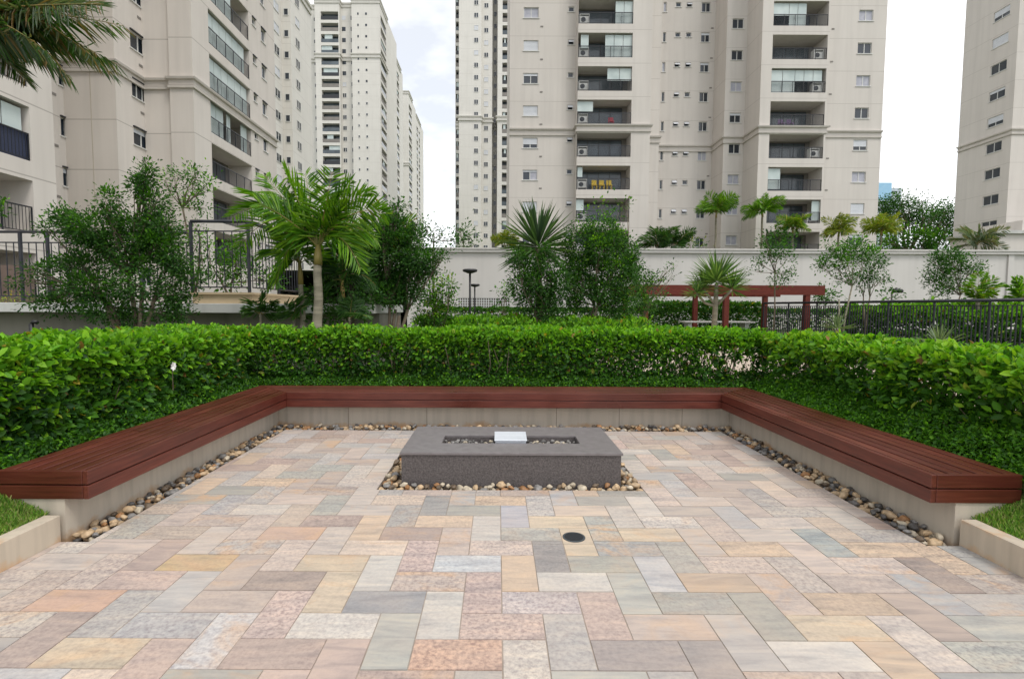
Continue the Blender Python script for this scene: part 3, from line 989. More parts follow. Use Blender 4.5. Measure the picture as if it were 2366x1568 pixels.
# ------------------------------------------------------------------ hedges
def hedge(label, x0, x1, y0, y1, z0, z1, n, faces, leaf=0.06, holes=0.0, gaps=(), cols=(G_DARK, G_MID), tips=G_LITE, amp=0.09, seed=0, stems=None, topfun=None, cat='hedge'):
    """leafy volume: leaves thickly set near the listed faces ('x0','x1','y0','y1','z1') and thinner inside"""
    root = empty('hedge', ((x0 + x1) / 2, (y0 + y1) / 2, z0), label, cat)
    A = {'x0': (y1 - y0) * (z1 - z0), 'x1': (y1 - y0) * (z1 - z0), 'y0': (x1 - x0) * (z1 - z0), 'y1': (x1 - x0) * (z1 - z0), 'z1': (x1 - x0) * (y1 - y0)}
    tot = sum(A[f] for f in faces)
    Ps, Ns, Dp = [], [], []
    for f in faces:
        m_ = int(n * A[f] / tot)
        x = RNG.uniform(x0, x1, m_); y = RNG.uniform(y0, y1, m_); z = RNG.uniform(z0, z1, m_)
        dep = RNG.exponential(0.085, m_)
        dep = np.minimum(dep, 0.45 * min(x1 - x0, y1 - y0))
        nv = {'x0': (-1, 0, 0), 'x1': (1, 0, 0), 'y0': (0, -1, 0), 'y1': (0, 1, 0), 'z1': (0, 0, 1)}[f]
        if f == 'x0': x = x0 + dep
        if f == 'x1': x = x1 - dep
        if f == 'y0': y = y0 + dep
        if f == 'y1': y = y1 - dep
        if f == 'z1': z = z1 - dep
        Ps.append(np.stack([x, y, z], 1)); Ns.append(np.tile(nv, (m_, 1)).astype(float)); Dp.append(dep)
    P = np.concatenate(Ps); Nv = np.concatenate(Ns); dep = np.concatenate(Dp)
    nz = np.array([noise.noise(Vector(p) * 2.3 + Vector((seed, 0, 0))) + 0.6 * noise.noise(Vector(p) * 7.0) for p in P])
    P = P + Nv * (nz * amp)[:, None]
    if topfun is not None:
        s = (P[:, 2] - z0) / (z1 - z0)
        P[:, 2] = z0 + s * (topfun(P[:, 0], P[:, 1]) - z0)
    for ga, gb, gc, gd, ge, gf in gaps:      # thin places: x, y, z ranges
        h = np.array([noise.noise(Vector((p[0], 0, p[2])) * 5.0) for p in P])
        ins = (P[:, 0] > ga) & (P[:, 0] < gb) & (P[:, 1] > gc) & (P[:, 1] < gd) & (P[:, 2] > ge) & (P[:, 2] < gf)
        keep = ~(ins & (h > 0.0) & (RNG.random(len(P)) < .80))
        P, Nv, dep, nz = P[keep], Nv[keep], dep[keep], nz[keep]
    if holes:
        h = np.array([noise.noise(Vector(p) * 3.1 + Vector((9, seed, 3))) + 0.5 * noise.noise(Vector(p) * 8.0) for p in P])
        keep = (h > -0.42 + holes * RNG.random(len(P)) * np.clip((P[:, 2] - z0) / (z1 - z0) * 1.1, 0, 1)) | (P[:, 2] > z1 - 0.12)
        P, Nv, dep, nz = P[keep], Nv[keep], dep[keep], nz[keep]
    m_ = len(P)
    D = unit(Nv * 0.75 + rdir(m_) * 0.75 + np.array([0, 0, 0.35]))
    Nn = unit(Nv * 0.55 + np.array([0, 0, 0.6]) + rdir(m_) * 0.6)
    C = palette(m_, list(cols[0]) + list(cols[1]))
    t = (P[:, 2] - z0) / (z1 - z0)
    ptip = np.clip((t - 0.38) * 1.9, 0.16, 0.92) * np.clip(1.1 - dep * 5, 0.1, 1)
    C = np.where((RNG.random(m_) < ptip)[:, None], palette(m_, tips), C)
    old = RNG.random(m_) < .022
    C = np.where(old[:, None], palette(m_, [(.35, .28, .03), (.22, .12, .04), (.30, .36, .05)]), C)
    L = leaf * RNG.uniform(0.45, 1.4, m_)
    if leaf < .09:      # loose young shoots standing out of the clipped surface
        ns_ = int((x1 - x0 + y1 - y0) * 26)
        sx_, sy_ = RNG.uniform(x0, x1, ns_), RNG.uniform(y0, y1, ns_)
        nl_ = 9
        bz = z1 - .05 + RNG.uniform(0, .09, ns_)
        k_ = np.repeat(np.arange(ns_), nl_)
        az = RNG.uniform(0, 6.28, ns_ * nl_); hh = RNG.uniform(-.03, .05, ns_ * nl_)
        SP = np.stack([sx_[k_], sy_[k_], bz[k_] + hh], 1)
        SD = unit(np.stack([np.cos(az), np.sin(az), RNG.uniform(.1, 1.2, ns_ * nl_)], 1))
        P = np.concatenate([P, SP]); D = np.concatenate([D, SD]); Nn = np.concatenate([Nn, np.tile([0., 0., 1.], (len(SP), 1)) + rdir(len(SP)) * .3])
        C = np.concatenate([C, palette(len(SP), tips)]); L = np.concatenate([L, leaf * RNG.uniform(.6, 1.2, len(SP))])
    leaf_mesh('foliage', M['leaf'], root, P, D, Nn, L, L * 0.5, C)
    mb = MB()
    ln = max(x1 - x0, y1 - y0)
    for q in range(int(ln * 14) if stems is None else stems):
        bx, by = random.uniform(x0 + .15, x1 - .15), random.uniform(y0 + .1, y1 - .1)
        for k in range(3):
            e = Vector((bx + random.uniform(-.25, .25), by + random.uniform(-.25, .25), random.uniform(z0 + (z1 - z0) * .5, z1 - .05)))
            b0 = Vector((bx, by, z0 - .02))
            mb.tube([b0, b0.lerp(e, .5) + Vector((random.uniform(-.05, .05), random.uniform(-.05, .05), .03)), e], [.008, .006, .003], 4, False)
    mb.build('stems', M['bark'], root)
    return root


HZ = 1.15
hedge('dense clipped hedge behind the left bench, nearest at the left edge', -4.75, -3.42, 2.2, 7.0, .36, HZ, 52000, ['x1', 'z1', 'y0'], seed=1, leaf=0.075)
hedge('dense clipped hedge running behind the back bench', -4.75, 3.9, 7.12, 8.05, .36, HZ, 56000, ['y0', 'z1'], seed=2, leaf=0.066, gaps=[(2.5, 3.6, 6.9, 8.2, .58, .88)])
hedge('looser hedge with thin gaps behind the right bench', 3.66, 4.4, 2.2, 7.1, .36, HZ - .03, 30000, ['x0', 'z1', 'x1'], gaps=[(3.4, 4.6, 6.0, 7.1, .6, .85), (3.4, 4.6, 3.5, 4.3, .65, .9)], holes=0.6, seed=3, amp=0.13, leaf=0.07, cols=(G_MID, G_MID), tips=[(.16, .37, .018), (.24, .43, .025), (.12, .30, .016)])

# the low ground cover between bench and hedge
def cover(label, x0, x1, y0, y1, zf, n, leaf=0.035, cols=(G_DARK, G_MID), amp=0.07):
    P = np.stack([RNG.uniform(x0, x1, n), RNG.uniform(y0, y1, n), np.zeros(n)], 1)
    nz = np.array([noise.noise(Vector((p[0], p[1], 0)) * 3.5) for p in P])
    P[:, 2] = zf(P[:, 0], P[:, 1]) + nz * amp - RNG.exponential(0.03, n)
    D = unit(rdir(n) + np.array([0, 0, 0.3])); Nn = unit(rdir(n) * 0.6 + np.array([0, 0, 1.0]))
    C = palette(n, list(cols[0]) + list(cols[1]) + G_MID + G_LITE[:2])
    L = leaf * RNG.uniform(0.6, 1.3, n)
    o = leaf_mesh('ground_cover', M['leaf'], None, P, D, Nn, L, L * 0.55, C)
    return tag(o, label, 'ground cover', None, 'stuff')


cover('dark small leaved ground cover between left bench and hedge', -3.6, OUTL - .0, 2.6, 7.0, lambda x, y: 0.43 + np.clip((-3.21 - x) * .5, 0, .2), 9000)
cover('dark small leaved ground cover between back bench and hedge', -3.6, 3.8, OUTB, 7.3, lambda x, y: 0.44 + (y - OUTB) * .45, 18000)
cover('small leaved ground cover spreading up between right bench and hedge', OUTR, 3.95, 2.6, 7.0, lambda x, y: 0.43 + (x - OUTR) * .62, 24000, cols=(G_MID, G_LITE[:1]))

# white flower on the left hedge, pale shoots
p = at(398, 846, X=-3.37)
fw = empty('flower', p, 'single white flower with dark stem on the left hedge', 'flower')
n_ = 7
an = np.linspace(0, 2 * math.pi, n_, endpoint=False)
P = np.tile(np.array(p), (n_, 1)); D = np.stack([np.full(n_, .35), np.cos(an), np.sin(an)], 1)
leaf_mesh('petals', M['petal'], fw, P, D, np.tile([1.0, -.3, 0.2], (n_, 1)), 0.05, 0.032, np.ones((n_, 3)))
mb = MB(); mb.tube([p + Vector((0, 0, -.25)), p], .004, 5); mb.build('stem', M['bark'], fw)


# ------------------------------------------------------------------ facades
class Bas:
    def __init__(s, a, b):
        s.a = Vector((a[0], a[1], 0)); s.b = Vector((b[0], b[1], 0))
        s.L = (s.b - s.a).length
        s.u = (s.b - s.a).normalized()
        s.n = Vector((s.u.y, -s.u.x, 0))     # outward: to the right hand of a -> b ... towards the camera for left-to-right runs

    def __call__(s, u, n, z):
        p = s.a + s.u * u + s.n * n
        return (p.x, p.y, z)


def panel(mb, B, z0, z1, holes):
    """wall sheet with real openings and reveals; holes = (u0,u1,z0,z1,depth)"""
    us = sorted({0, B.L, *[h[0] for h in holes], *[h[1] for h in holes]})
    zs = sorted({z0, z1, *[h[2] for h in holes], *[h[3] for h in holes]})
    for i in range(len(us) - 1):
        um = (us[i] + us[i + 1]) / 2
        run = None
        for j in range(len(zs) - 1):
            zm = (zs[j] + zs[j + 1]) / 2
            inside = any(h[0] < um < h[1] and h[2] < zm < h[3] for h in holes)
            if not inside and run is None: run = zs[j]
            if (inside or j == len(zs) - 2) and run is not None:
                top = zs[j] if inside else zs[j + 1]
                if top > run:
                    mb.quad(B(us[i], 0, run), B(us[i + 1], 0, run), B(us[i + 1], 0, top), B(us[i], 0, top))
                run = None
    for u0, u1, a, b, d in holes:
        mb.quad(B(u0, 0, a), B(u1, 0, a), B(u1, -d, a), B(u0, -d, a))
        mb.quad(B(u0, 0, b), B(u0, -d, b), B(u1, -d, b), B(u1, 0, b))
        mb.quad(B(u0, 0, a), B(u0, -d, a), B(u0, -d, b), B(u0, 0, b))
        mb.quad(B(u1, 0, a), B(u1, 0, b), B(u1, -d, b), B(u1, -d, a))


def offset_line(pts, d):
    out = []
    n = len(pts)
    nm = []
    for i in range(n - 1):
        u = (Vector(pts[i + 1]) - Vector(pts[i])).normalized()
        nm.append(Vector((u.y, -u.x)))
    for i in range(n):
        if i == 0: v = nm[0]
        elif i == n - 1: v = nm[-1]
        else:
            v = nm[i - 1] + nm[i]
            v = v / max(0.2, v.dot(nm[i]))
        out.append(Vector(pts[i]) + v * d)
    return out


def cornice(parent, pts, zprof, mat, name='cornice'):
    """zprof: list of (z, out) up the profile, swept along the plan line with mitred corners"""
    mb = MB()
    lines = [[(q.x, q.y, z) for q in offset_line(pts, o)] for z, o in zprof]
    for a, b in zip(lines[:-1], lines[1:]):
        for i in range(len(pts) - 1):
            mb.quad(a[i], a[i + 1], b[i + 1], b[i])
    return mb.build(name, mat, parent, recalc=False)


def window(parent, B, u0, u1, z0, z1, depth=0.14, style='glass', panes=2, sill=True, proud=False):
    """frame, glass and (half) lowered shutter"""
    n = -depth
    f = 0.055
    mb = MB()
    for a, b, c, d in ((u0, u1, z0, z0 + f), (u0, u1, z1 - f, z1), (u0, u0 + f, z0 + f, z1 - f), (u1 - f, u1, z0 + f, z1 - f)):
        mb.fbox(B, a, b, n, n + .05, c, d)
    for k in range(1, panes):
        um = u0 + (u1 - u0) * k / panes
        mb.fbox(B, um - .035, um + .035, n, n + .045, z0 + f, z1 - f)
    if sill:
        mb.fbox(B, u0 - .08, u1 + .08, -depth, .06, z0 - .07, z0 - .003)
    fr = mb.build('window', M['white'], parent, recalc=False)
    mb = MB(); mb.quad(B(u0 + f, n + .012, z0 + f), B(u1 - f, n + .012, z0 + f), B(u1 - f, n + .012, z1 - f), B(u0 + f, n + .012, z1 - f))
    mb.build('pane', M['curtain' if style == 'curtain' else 'glass'], fr, recalc=False)
    if style == 'open':
        um = (u0 + u1) / 2
        mb = MB(); mb.quad(B(um + .04, n + .02, z0 + f), B(u1 - f, n + .02, z0 + f), B(u1 - f, n + .02, z1 - f), B(um + .04, n + .02, z1 - f)); mb.build('curtain', M['curtain'], fr, recalc=False)
        mb = MB(); mb.fbox(B, u0 + f, u1 - f, n + .05, n + .06, z1 - (z1 - z0) * .2, z1 - f); mb.build('shutter', M['shutter'], fr, recalc=False)
    if style == 'tilt':
        mb = MB()
        mb.hexa([B(u0 + .03, -.02, z1 - .05), B(u1 - .03, -.02, z1 - .05), B(u1 - .03, .2, z0 + .16), B(u0 + .03, .2, z0 + .16), B(u0 + .03, -.05, z1 - .05), B(u1 - .03, -.05, z1 - .05), B(u1 - .03, .17, z0 + .16), B(u0 + .03, .17, z0 + .16)])
        mb.build('tilted_pane', M['shutter'], fr)
    if style in ('half', 'shut', 'quarter'):
        zc = {'half': z0 + (z1 - z0) * .38, 'shut': z0 + .05, 'quarter': z1 - (z1 - z0) * .27}[style]
        mb = MB()
        h = z1 - f - zc
        k = max(1, int(h / .12))
        for q in range(k):
            a = zc + h * q / k; b = zc + h * (q + 1) / k
            mb.quad(B(u0 + f, n + .064, a), B(u1 - f, n + .064, a), B(u1 - f, n + .056, b), B(u0 + f, n + .056, b))
        mb.build('shutter', M['shutter'], fr, recalc=False)
    return fr


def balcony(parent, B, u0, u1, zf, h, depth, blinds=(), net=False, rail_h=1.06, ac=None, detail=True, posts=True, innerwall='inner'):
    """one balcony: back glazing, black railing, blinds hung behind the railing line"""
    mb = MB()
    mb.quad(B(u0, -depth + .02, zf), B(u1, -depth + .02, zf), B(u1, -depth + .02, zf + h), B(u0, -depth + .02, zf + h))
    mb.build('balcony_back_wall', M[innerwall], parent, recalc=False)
    if detail:
        mb = MB()
        w_ = u1 - u0
        mb.fbox(B, u0 + w_ * .04, u0 + w_ * .9, -depth + .03, -depth + .06, zf + .02, zf + h * .9)
        gl = mb.build('balcony_glazing', M['glassb'], parent)
        mb = MB()
        for q in range(5):
            uu = u0 + w_ * (.04 + .86 * q / 4)
            mb.fbox(B, uu - .03, uu + .03, -depth + .061, -depth + .09, zf + .02, zf + h * .9)
        mb.fbox(B, u0 + w_ * .04, u0 + w_ * .9, -depth + .0605, -depth + .089, zf + h * .9 + .001, zf + h * .9 + .06)
        mb.build('glazing_frame', M['rail'], gl)
    mb = MB()
    e = 0.05
    mb.fbox(B, u0 + .02, u1 - .02, -e - .05, -e, zf + rail_h - .05, zf + rail_h)
    mb.fbox(B, u0 + .02, u1 - .02, -e - .04, -e - .01, zf + .08, zf + .11)
    if detail:
        k = max(3, int((u1 - u0) / 0.14)) if posts else 1
        for q in range(1, k):
            uu = u0 + (u1 - u0) * q / k
            mb.fbox(B, uu - .008, uu + .008, -e - .033, -e - .017, zf + .11, zf + rail_h - .05)
        for q in range(0, 6):
            uu = u0 + .03 + (u1 - u0 - .06) * q / 5
            mb.fbox(B, uu - .02, uu + .02, -e - .045, -e - .005, zf, zf + rail_h - .05)
    else:
        for q in range(0, 6):
            uu = u0 + .03 + (u1 - u0 - .06) * q / 5
            mb.fbox(B, uu - .04, uu + .04, -e - .045, -e - .005, zf, zf + rail_h - .05)
    rl = mb.build('railing', M['rail'], parent, recalc=False)
    if not posts:
        mb = MB(); mb.fbox(B, u0 + .03, u1 - .03, -e - .028, -e - .02, zf + .12, zf + rail_h - .06)
        mb.build('railing_glass', M['tint'], rl, recalc=False)
    if net:
        mb = MB()
        mb.quad(B(u0, -.14, zf + .02), B(u1, -.14, zf + .02), B(u1, -.14, zf + rail_h), B(u0, -.14, zf + rail_h))
        mb.build('safety_net', M['meshnet'], parent, recalc=False)
    for a, b, low in blinds:
        ua, ub = u0 + (u1 - u0) * a, u0 + (u1 - u0) * b
        k = max(1, int((ub - ua) / .8))
        mb = MB()
        for q in range(k):
            x0_, x1_ = ua + (ub - ua) * q / k, ua + (ub - ua) * (q + 1) / k
            mb.fbox(B, x0_ + .02, x1_ - .02, -.22, -.205, zf + low, zf + h - .1)
        mb.build('blind', M['blind'], parent, recalc=False)


def shell(parent, pts, z0, z1, back, holes, mat, name='wall', closing=None):
    """front plan line (left to right) closed by a box behind it"""
    mb = MB()
    for i in range(len(pts) - 1):
        panel(mb, Bas(pts[i], pts[i + 1]), z0, z1, holes.get(i, []))
    a, b = pts[0], pts[-1]
    cl = closing or [(b[0], back), (a[0], back)]
    ch = [b] + list(cl) + [a]
    for p_, q_ in zip(ch[:-1], ch[1:]):
        mb.quad((*p_, z0), (*q_, z0), (*q_, z1), (*p_, z1))
    n = len(mb.v)
    loop = list(pts) + list(cl)
    mb.v += [(x, y, z1) for x, y in loop]
    mb.f.append(tuple(n + i for i in range(len(loop)))); mb._c(1)
    return mb.build(name, mat, parent, recalc=False)


STY = ['shut', 'open', 'half', 'quarter', 'curtain', 'glass', 'quarter', 'half', 'shut', 'open']

# ---------------- building B: the wide block beyond the garden wall
yB = [50.0, 48.8, 52.0, 54.8, 52.0, 49.0, 50.2]
xs = lambda px, Y, py=300: at(px, py, Y=Y).x
bx = dict(l0=xs(1177, 50), l1=xs(1329, 50), p1=xs(1502, 48.8), s1=xs(1523, 52), r1=xs(1646, 54.8), m1=xs(1719, 52), q1=xs(1908, 49), e=xs(2037, 50.2))
plan = [(bx['l0'], 50.0), (bx['l1'], 50.0), (bx['l1'], 48.8), (bx['p1'], 48.8), (bx['p1'], 52.0), (bx['s1'], 52.0), (bx['s1'], 54.8), (bx['r1'], 54.8), (bx['r1'], 52.0),
        (bx['m1'], 52.0), (bx['m1'], 49.0), (bx['q1'], 49.0), (bx['q1'], 50.2), (bx['e'], 50.2)]
FZ = [15.64 + 3.0 * k for k in range(-3, 6)]
Bsg = [Bas(plan[i], plan[i + 1]) for i in range(len(plan) - 1)]
hol = {i: [] for i in range(len(plan))}
bB = empty('apartment_building', ((bx['l0'] + bx['e']) / 2, 49, 4.6), 'broad beige apartment block with two balcony columns beyond the garden wall, centre right', 'building')
def sp(seg, pa, pb, py=330):
    Y = plan[seg][1]
    return xs(pa, Y, py) - plan[seg][0], xs(pb, Y, py) - plan[seg][0]
wins = []
for k, z in enumerate(FZ):
    for seg, pa, pb, za, zb, pn in ((0, 1208, 1242, 1.14, 2.10, 2), (0, 1310, 1323, 1.72, 2.18, 1), (6, 1526, 1533, 1.42, 2.38, 1), (6, 1554, 1566, 1.92, 2.38, 1), (6, 1579, 1591, 1.92, 2.38, 1),
                                    (6, 1613, 1633, 1.42, 2.38, 2), (8, 1684, 1710, 1.32, 2.26, 2), (12, 1972, 2004, 1.12, 2.12, 2)):
        if seg == 8: seg = 8
        Bq = Bsg[seg if seg != 8 else 8]
        u0, u1 = sp(seg, pa, pb)
        wins.append((seg, u0, u1, z + za, z + zb, pn, k))
# segment 8 is the side wall r1; the face m is segment 8 -> index 8 runs (r1,52)->(m1,52)
for seg, u0, u1, a, b, pn, k in wins:
    hol[seg].append((u0, u1, a, b, .2))
balL = (xs(1334, 48.8, 250) - bx['l1'], xs(1459, 48.8, 250) - bx['l1'])
balR = (xs(1780, 49, 250) - bx['m1'], xs(1906, 49, 250) - bx['m1'])
for z in FZ:
    hol[2].append((balL[0], balL[1], z, z + 2.2, 1.7))
    hol[10].append((balR[0], balR[1], z, z + 2.2, 2.2))
shell(bB, plan, 4.5, 62, 66, hol, M['wallB'])
random.seed(5)
for seg, u0, u1, a, b, pn, k in wins:
    st = random.choice(STY) if (u1 - u0) > 1.2 and seg in (0, 12) else random.choice(['glass', 'glass', 'quarter', 'curtain'] if u1 - u0 > .7 else (['tilt', 'tilt', 'glass'] if b - a < .6 else ['glass', 'curtain']))
    window(bB, Bsg[seg], u0, u1, a, b, .13, st, pn)
blL = {8: [(.0, .0, 0)], 7: [(.68, 1, .1)], 6: [(.05, .2, .9), (.5, 1, .1)], 5: [(.55, 1, 1.0)], 4: [(0, .3, 1.2)], 3: [], 2: [(.02, .12, 1.2)], 1: [(.0, .15, 1.1)], 0: []}
blR = {8: [(0, .6, .9)], 7: [(0, .3, 1.0), (.3, .62, .1)], 6: [], 5: [(.45, .95, 1.1), (0, .45, .1)], 4: [], 3: [], 2: [(0, .25, .2)], 1: [(.85, 1, .3)], 0: []}
for k, z in enumerate(FZ):
    balcony(bB, Bsg[2], balL[0], balL[1], z, 2.2, 1.7, [q for q in blL.get(k, []) if q[1] > q[0]], posts=False)
    balcony(bB, Bsg[10], balR[0], balR[1], z, 2.2, 2.2, [q for q in blR.get(k, []) if q[1] > q[0]], posts=False)
for k, z in enumerate(FZ):      # small wall vents beside the kitchens
    for seg, u_, zz in ((6, Bsg[6].L - .45, 2.75), (6, .35, 2.55), (0, Bsg[0].L - 3.4, .3), (12, .9, .3)):
        mb = MB(); mb.fbox(Bsg[seg], u_, u_ + .26, .002, .03, z + zz, z + zz + .12); mb.build('wall_vent', M['inner'], bB, recalc=False)
cornice(bB, plan, [(17.93, 0.0), (17.93, .10), (18.05, .12), (18.07, .05), (18.42, .05), (18.45, .2), (18.58, .24), (18.60, 0.0)], M['wallB'])
# the white air-conditioner frames that stand on its balconies
cnt = 0
for k, z in enumerate(FZ):
    for seg, u, ok in ((2, balL[0] + .2, k not in (8,)), (10, balR[1] - 1.0, k in (1, 3, 6, 5))):
        if not ok: continue
        B_ = Bsg[seg]
        c = Vector(B_(u + .4, -.6, z))
        nth = ('lowest', 'second lowest', 'third lowest', 'fourth lowest', 'fifth lowest', 'sixth lowest', 'seventh lowest', 'eighth lowest', 'topmost')[k]
        ac = empty('air_conditioner', c, 'white air conditioner on the %s balcony, %s column, beige block' % (nth, 'left' if seg == 2 else 'right'), 'air conditioner', 'air conditioners on balconies')
        mb = MB(); mb.fbox(B_, u, u + .8, -.75, -.35, z + .25, z + .85); mb.build('casing', M['acunit'], ac, bevel=0.02)
        mb = MB()
        mb.tube([B_(u + .3, -.349, z + .55), B_(u + .3, -.33, z + .55)], .22, 16); mb.build('fan_grille', M['rail'], ac)
        mb = MB()
        for uu in (u - .05, u + .81): mb.fbox(B_, uu, uu + .05, -.8, -.3, z, z + .98)
        mb.fbox(B_, u - .05, u + .86, -.8, -.3, z + .98, z + 1.03)
        mb.build('stand', M['white'], ac)
# chairs on balconies
def small_chair(mname, c, label, grp, k=1.0):
    ch = empty('chair', c, label, 'chair', grp)
    x, y, z = c
    for a, b in ((-.2, -.2), (.2, -.2), (-.2, .2), (.2, .2)):
        mb = MB(); mb.box(x + a - .02, x + a + .02, y + b - .02, y + b + .02, z, z + .44 * k); mb.build('leg', M[mname], ch)
    mb = MB(); mb.box(x - .24, x + .24, y - .24, y + .24, z + .44 * k, z + .49 * k); mb.build('seat', M[mname], ch, bevel=0.02)
    mb = MB(); mb.box(x - .24, x + .24, y + .2, y + .24, z + .49 * k, z + .92 * k); mb.build('backrest', M[mname], ch, bevel=0.02)
z = FZ[2]
for q, (f_, w_) in enumerate(((.36, 'leftmost'), (.5, 'middle'), (.64, 'rightmost'))):
    p = Bsg[2](balL[0] + (balL[1] - balL[0]) * f_, -.6, z)
    small_chair('yellow', Vector(p), '%s of the three yellow chairs on a balcony of the beige block' % w_, 'yellow chairs on the balcony', 1.15)
small_chair('red', Vector(Bsg[2](balL[0] + (balL[1] - balL[0]) * .66, -.7, FZ[4])), 'small red chair on a left column balcony just above the cornice', None)
for q, (f_, w_) in enumerate(((.3, 'left'), (.46, 'right'))):
    small_chair('purple', Vector(Bsg[10](balR[0] + (balR[1] - balR[0]) * f_, -.8, FZ[4])), '%s of two mauve armchairs on a right column balcony' % w_, 'mauve armchairs on the balcony')

# ---------------- building A: the near block on the left
FA = 2.78
fa0 = 12.65
XA = -18.4
pA = [(-18.0, 8.0), (-18.0, 21.2), (-24.5, 21.2), (-24.5, 29.6), (-21.55, 29.6), (-21.55, 31.95), (xs(392, 31.95, 200), 31.95), (xs(392, 31.7, 200), 31.7), (XA, 31.7), (XA, 43.3)]
BA = [Bas(pA[i], pA[i + 1]) for i in range(len(pA) - 1)]
bA = empty('apartment_building', (-22, 32, 0), 'tall cream apartment block with long balconies close on the left', 'building')
hA = {i: [] for i in range(len(pA))}
yx = lambda px, X, py=300: at(px, py, X=X).y
# balconies of the long side
bu0, bu1 = yx(486, XA, 230) - 31.7, yx(581, XA, 330) - 31.7
fzA = [fa0 + FA * k for k in range(-3, 6)]
for z in fzA: hA[8].append((bu0, bu1, z, z + 2.12, 1.8))
# near balconies at the far left
nu0, nu1 = 6.0, yx(70, -18.0, 300) - 8.0
fzN = [1.95 + FA * k for k in range(0, 5)]
z_b = at(68, 372, X=-18.0).z
fzN = [z_b + FA * k for k in range(-2, 4)]
for z in fzN: hA[0].append((nu0, nu1, z, z + 2.05, 2.0))
ws = []
wu0, wu1 = yx(301, -21.55, 100) - 29.6, yx(341, -21.55, 130) - 29.6
zt = at(303, 181, X=-21.55).z
for k in range(-4, 4):
    ws.append((4, wu0, wu1, zt - .98 + FA * k, zt + FA * k, 2 if k else 3))
su0, su1 = yx(141, -24.5, 300) - 21.2, yx(165, -24.5, 300) - 21.2
for k in range(-4, 4):
    ws.append((2, su0, su1, zt - 1.02 + FA * k, zt + FA * k, 2))
# small windows on the long side
for k in range(-4, 6):
    zz = fa0 + FA * k
    for ua in (bu1 + .55,):
        ws.append((8, ua, ua + .5, zz + 1.55, zz + 2.05, 1))
    ws.append((8, bu1 + 2.0, bu1 + 2.7, zz + 1.1, zz + 2.05, 1))
for seg, u0, u1, a, b, pn in ws: hA[seg].append((u0, u1, a, b, .2))
shell(bA, pA, -.1, 56, 46, hA, M['wallA'], closing=[(-45, 43.3), (-45, 8.0)])
random.seed(9)
for seg, u0, u1, a, b, pn in ws:
    window(bA, BA[seg], u0, u1, a, b, .12, random.choice(['glass', 'quarter', 'glass']), pn)
    mb = MB(); mb.fbox(BA[seg], u0 - .04, u1 + .04, .002, .10, b + .02, b + .09); mb.build('window_hood', M['rail'], bA)
for k, z in enumerate(fzA):
    bl = {4: [(0, .97, .1)], 5: [(0, .92, .1)], 6: [(0, .6, .1)], 7: [(0, .8, .1)], 3: [(0, .35, .1), (.42, .52, .1), (.78, .95, .1)]}.get(k, [])
    balcony(bA, BA[8], bu0, bu1, z, 2.12, 1.8, bl)
for k, z in enumerate(fzN):
    balcony(bA, BA[0], nu0, nu1, z, 2.05, 2.0, [(.45, .98, .95)] if k == 2 else [], net=(k == 2))
for k in range(-4, 5):
    for seg, u_ in ((2, BA[2].L - .8), (4, 2.0)):
        mb = MB(); mb.fbox(BA[seg], u_, u_ + .3, .002, .03, zt - 1.75 + FA * k, zt - 1.62 + FA * k); mb.build('wall_vent', M['inner'], bA, recalc=False)
cornice(bA, pA, [(14.62, 0), (14.62, .12), (14.74, .14), (14.76, .06), (15.1, .06), (15.12, .2), (15.24, .24), (15.26, 0)], M['wallA'])
mb = MB()
jx = -21.55 - (pA[4][0] - at(212, 300, Y=29.6).x)
xj = at(212, 300, Y=29.6).x
mb.box(xj, xj + .03, 29.58, 29.598, 0, 56)
mb.build('expansion_joint', M['concrete'], bA)

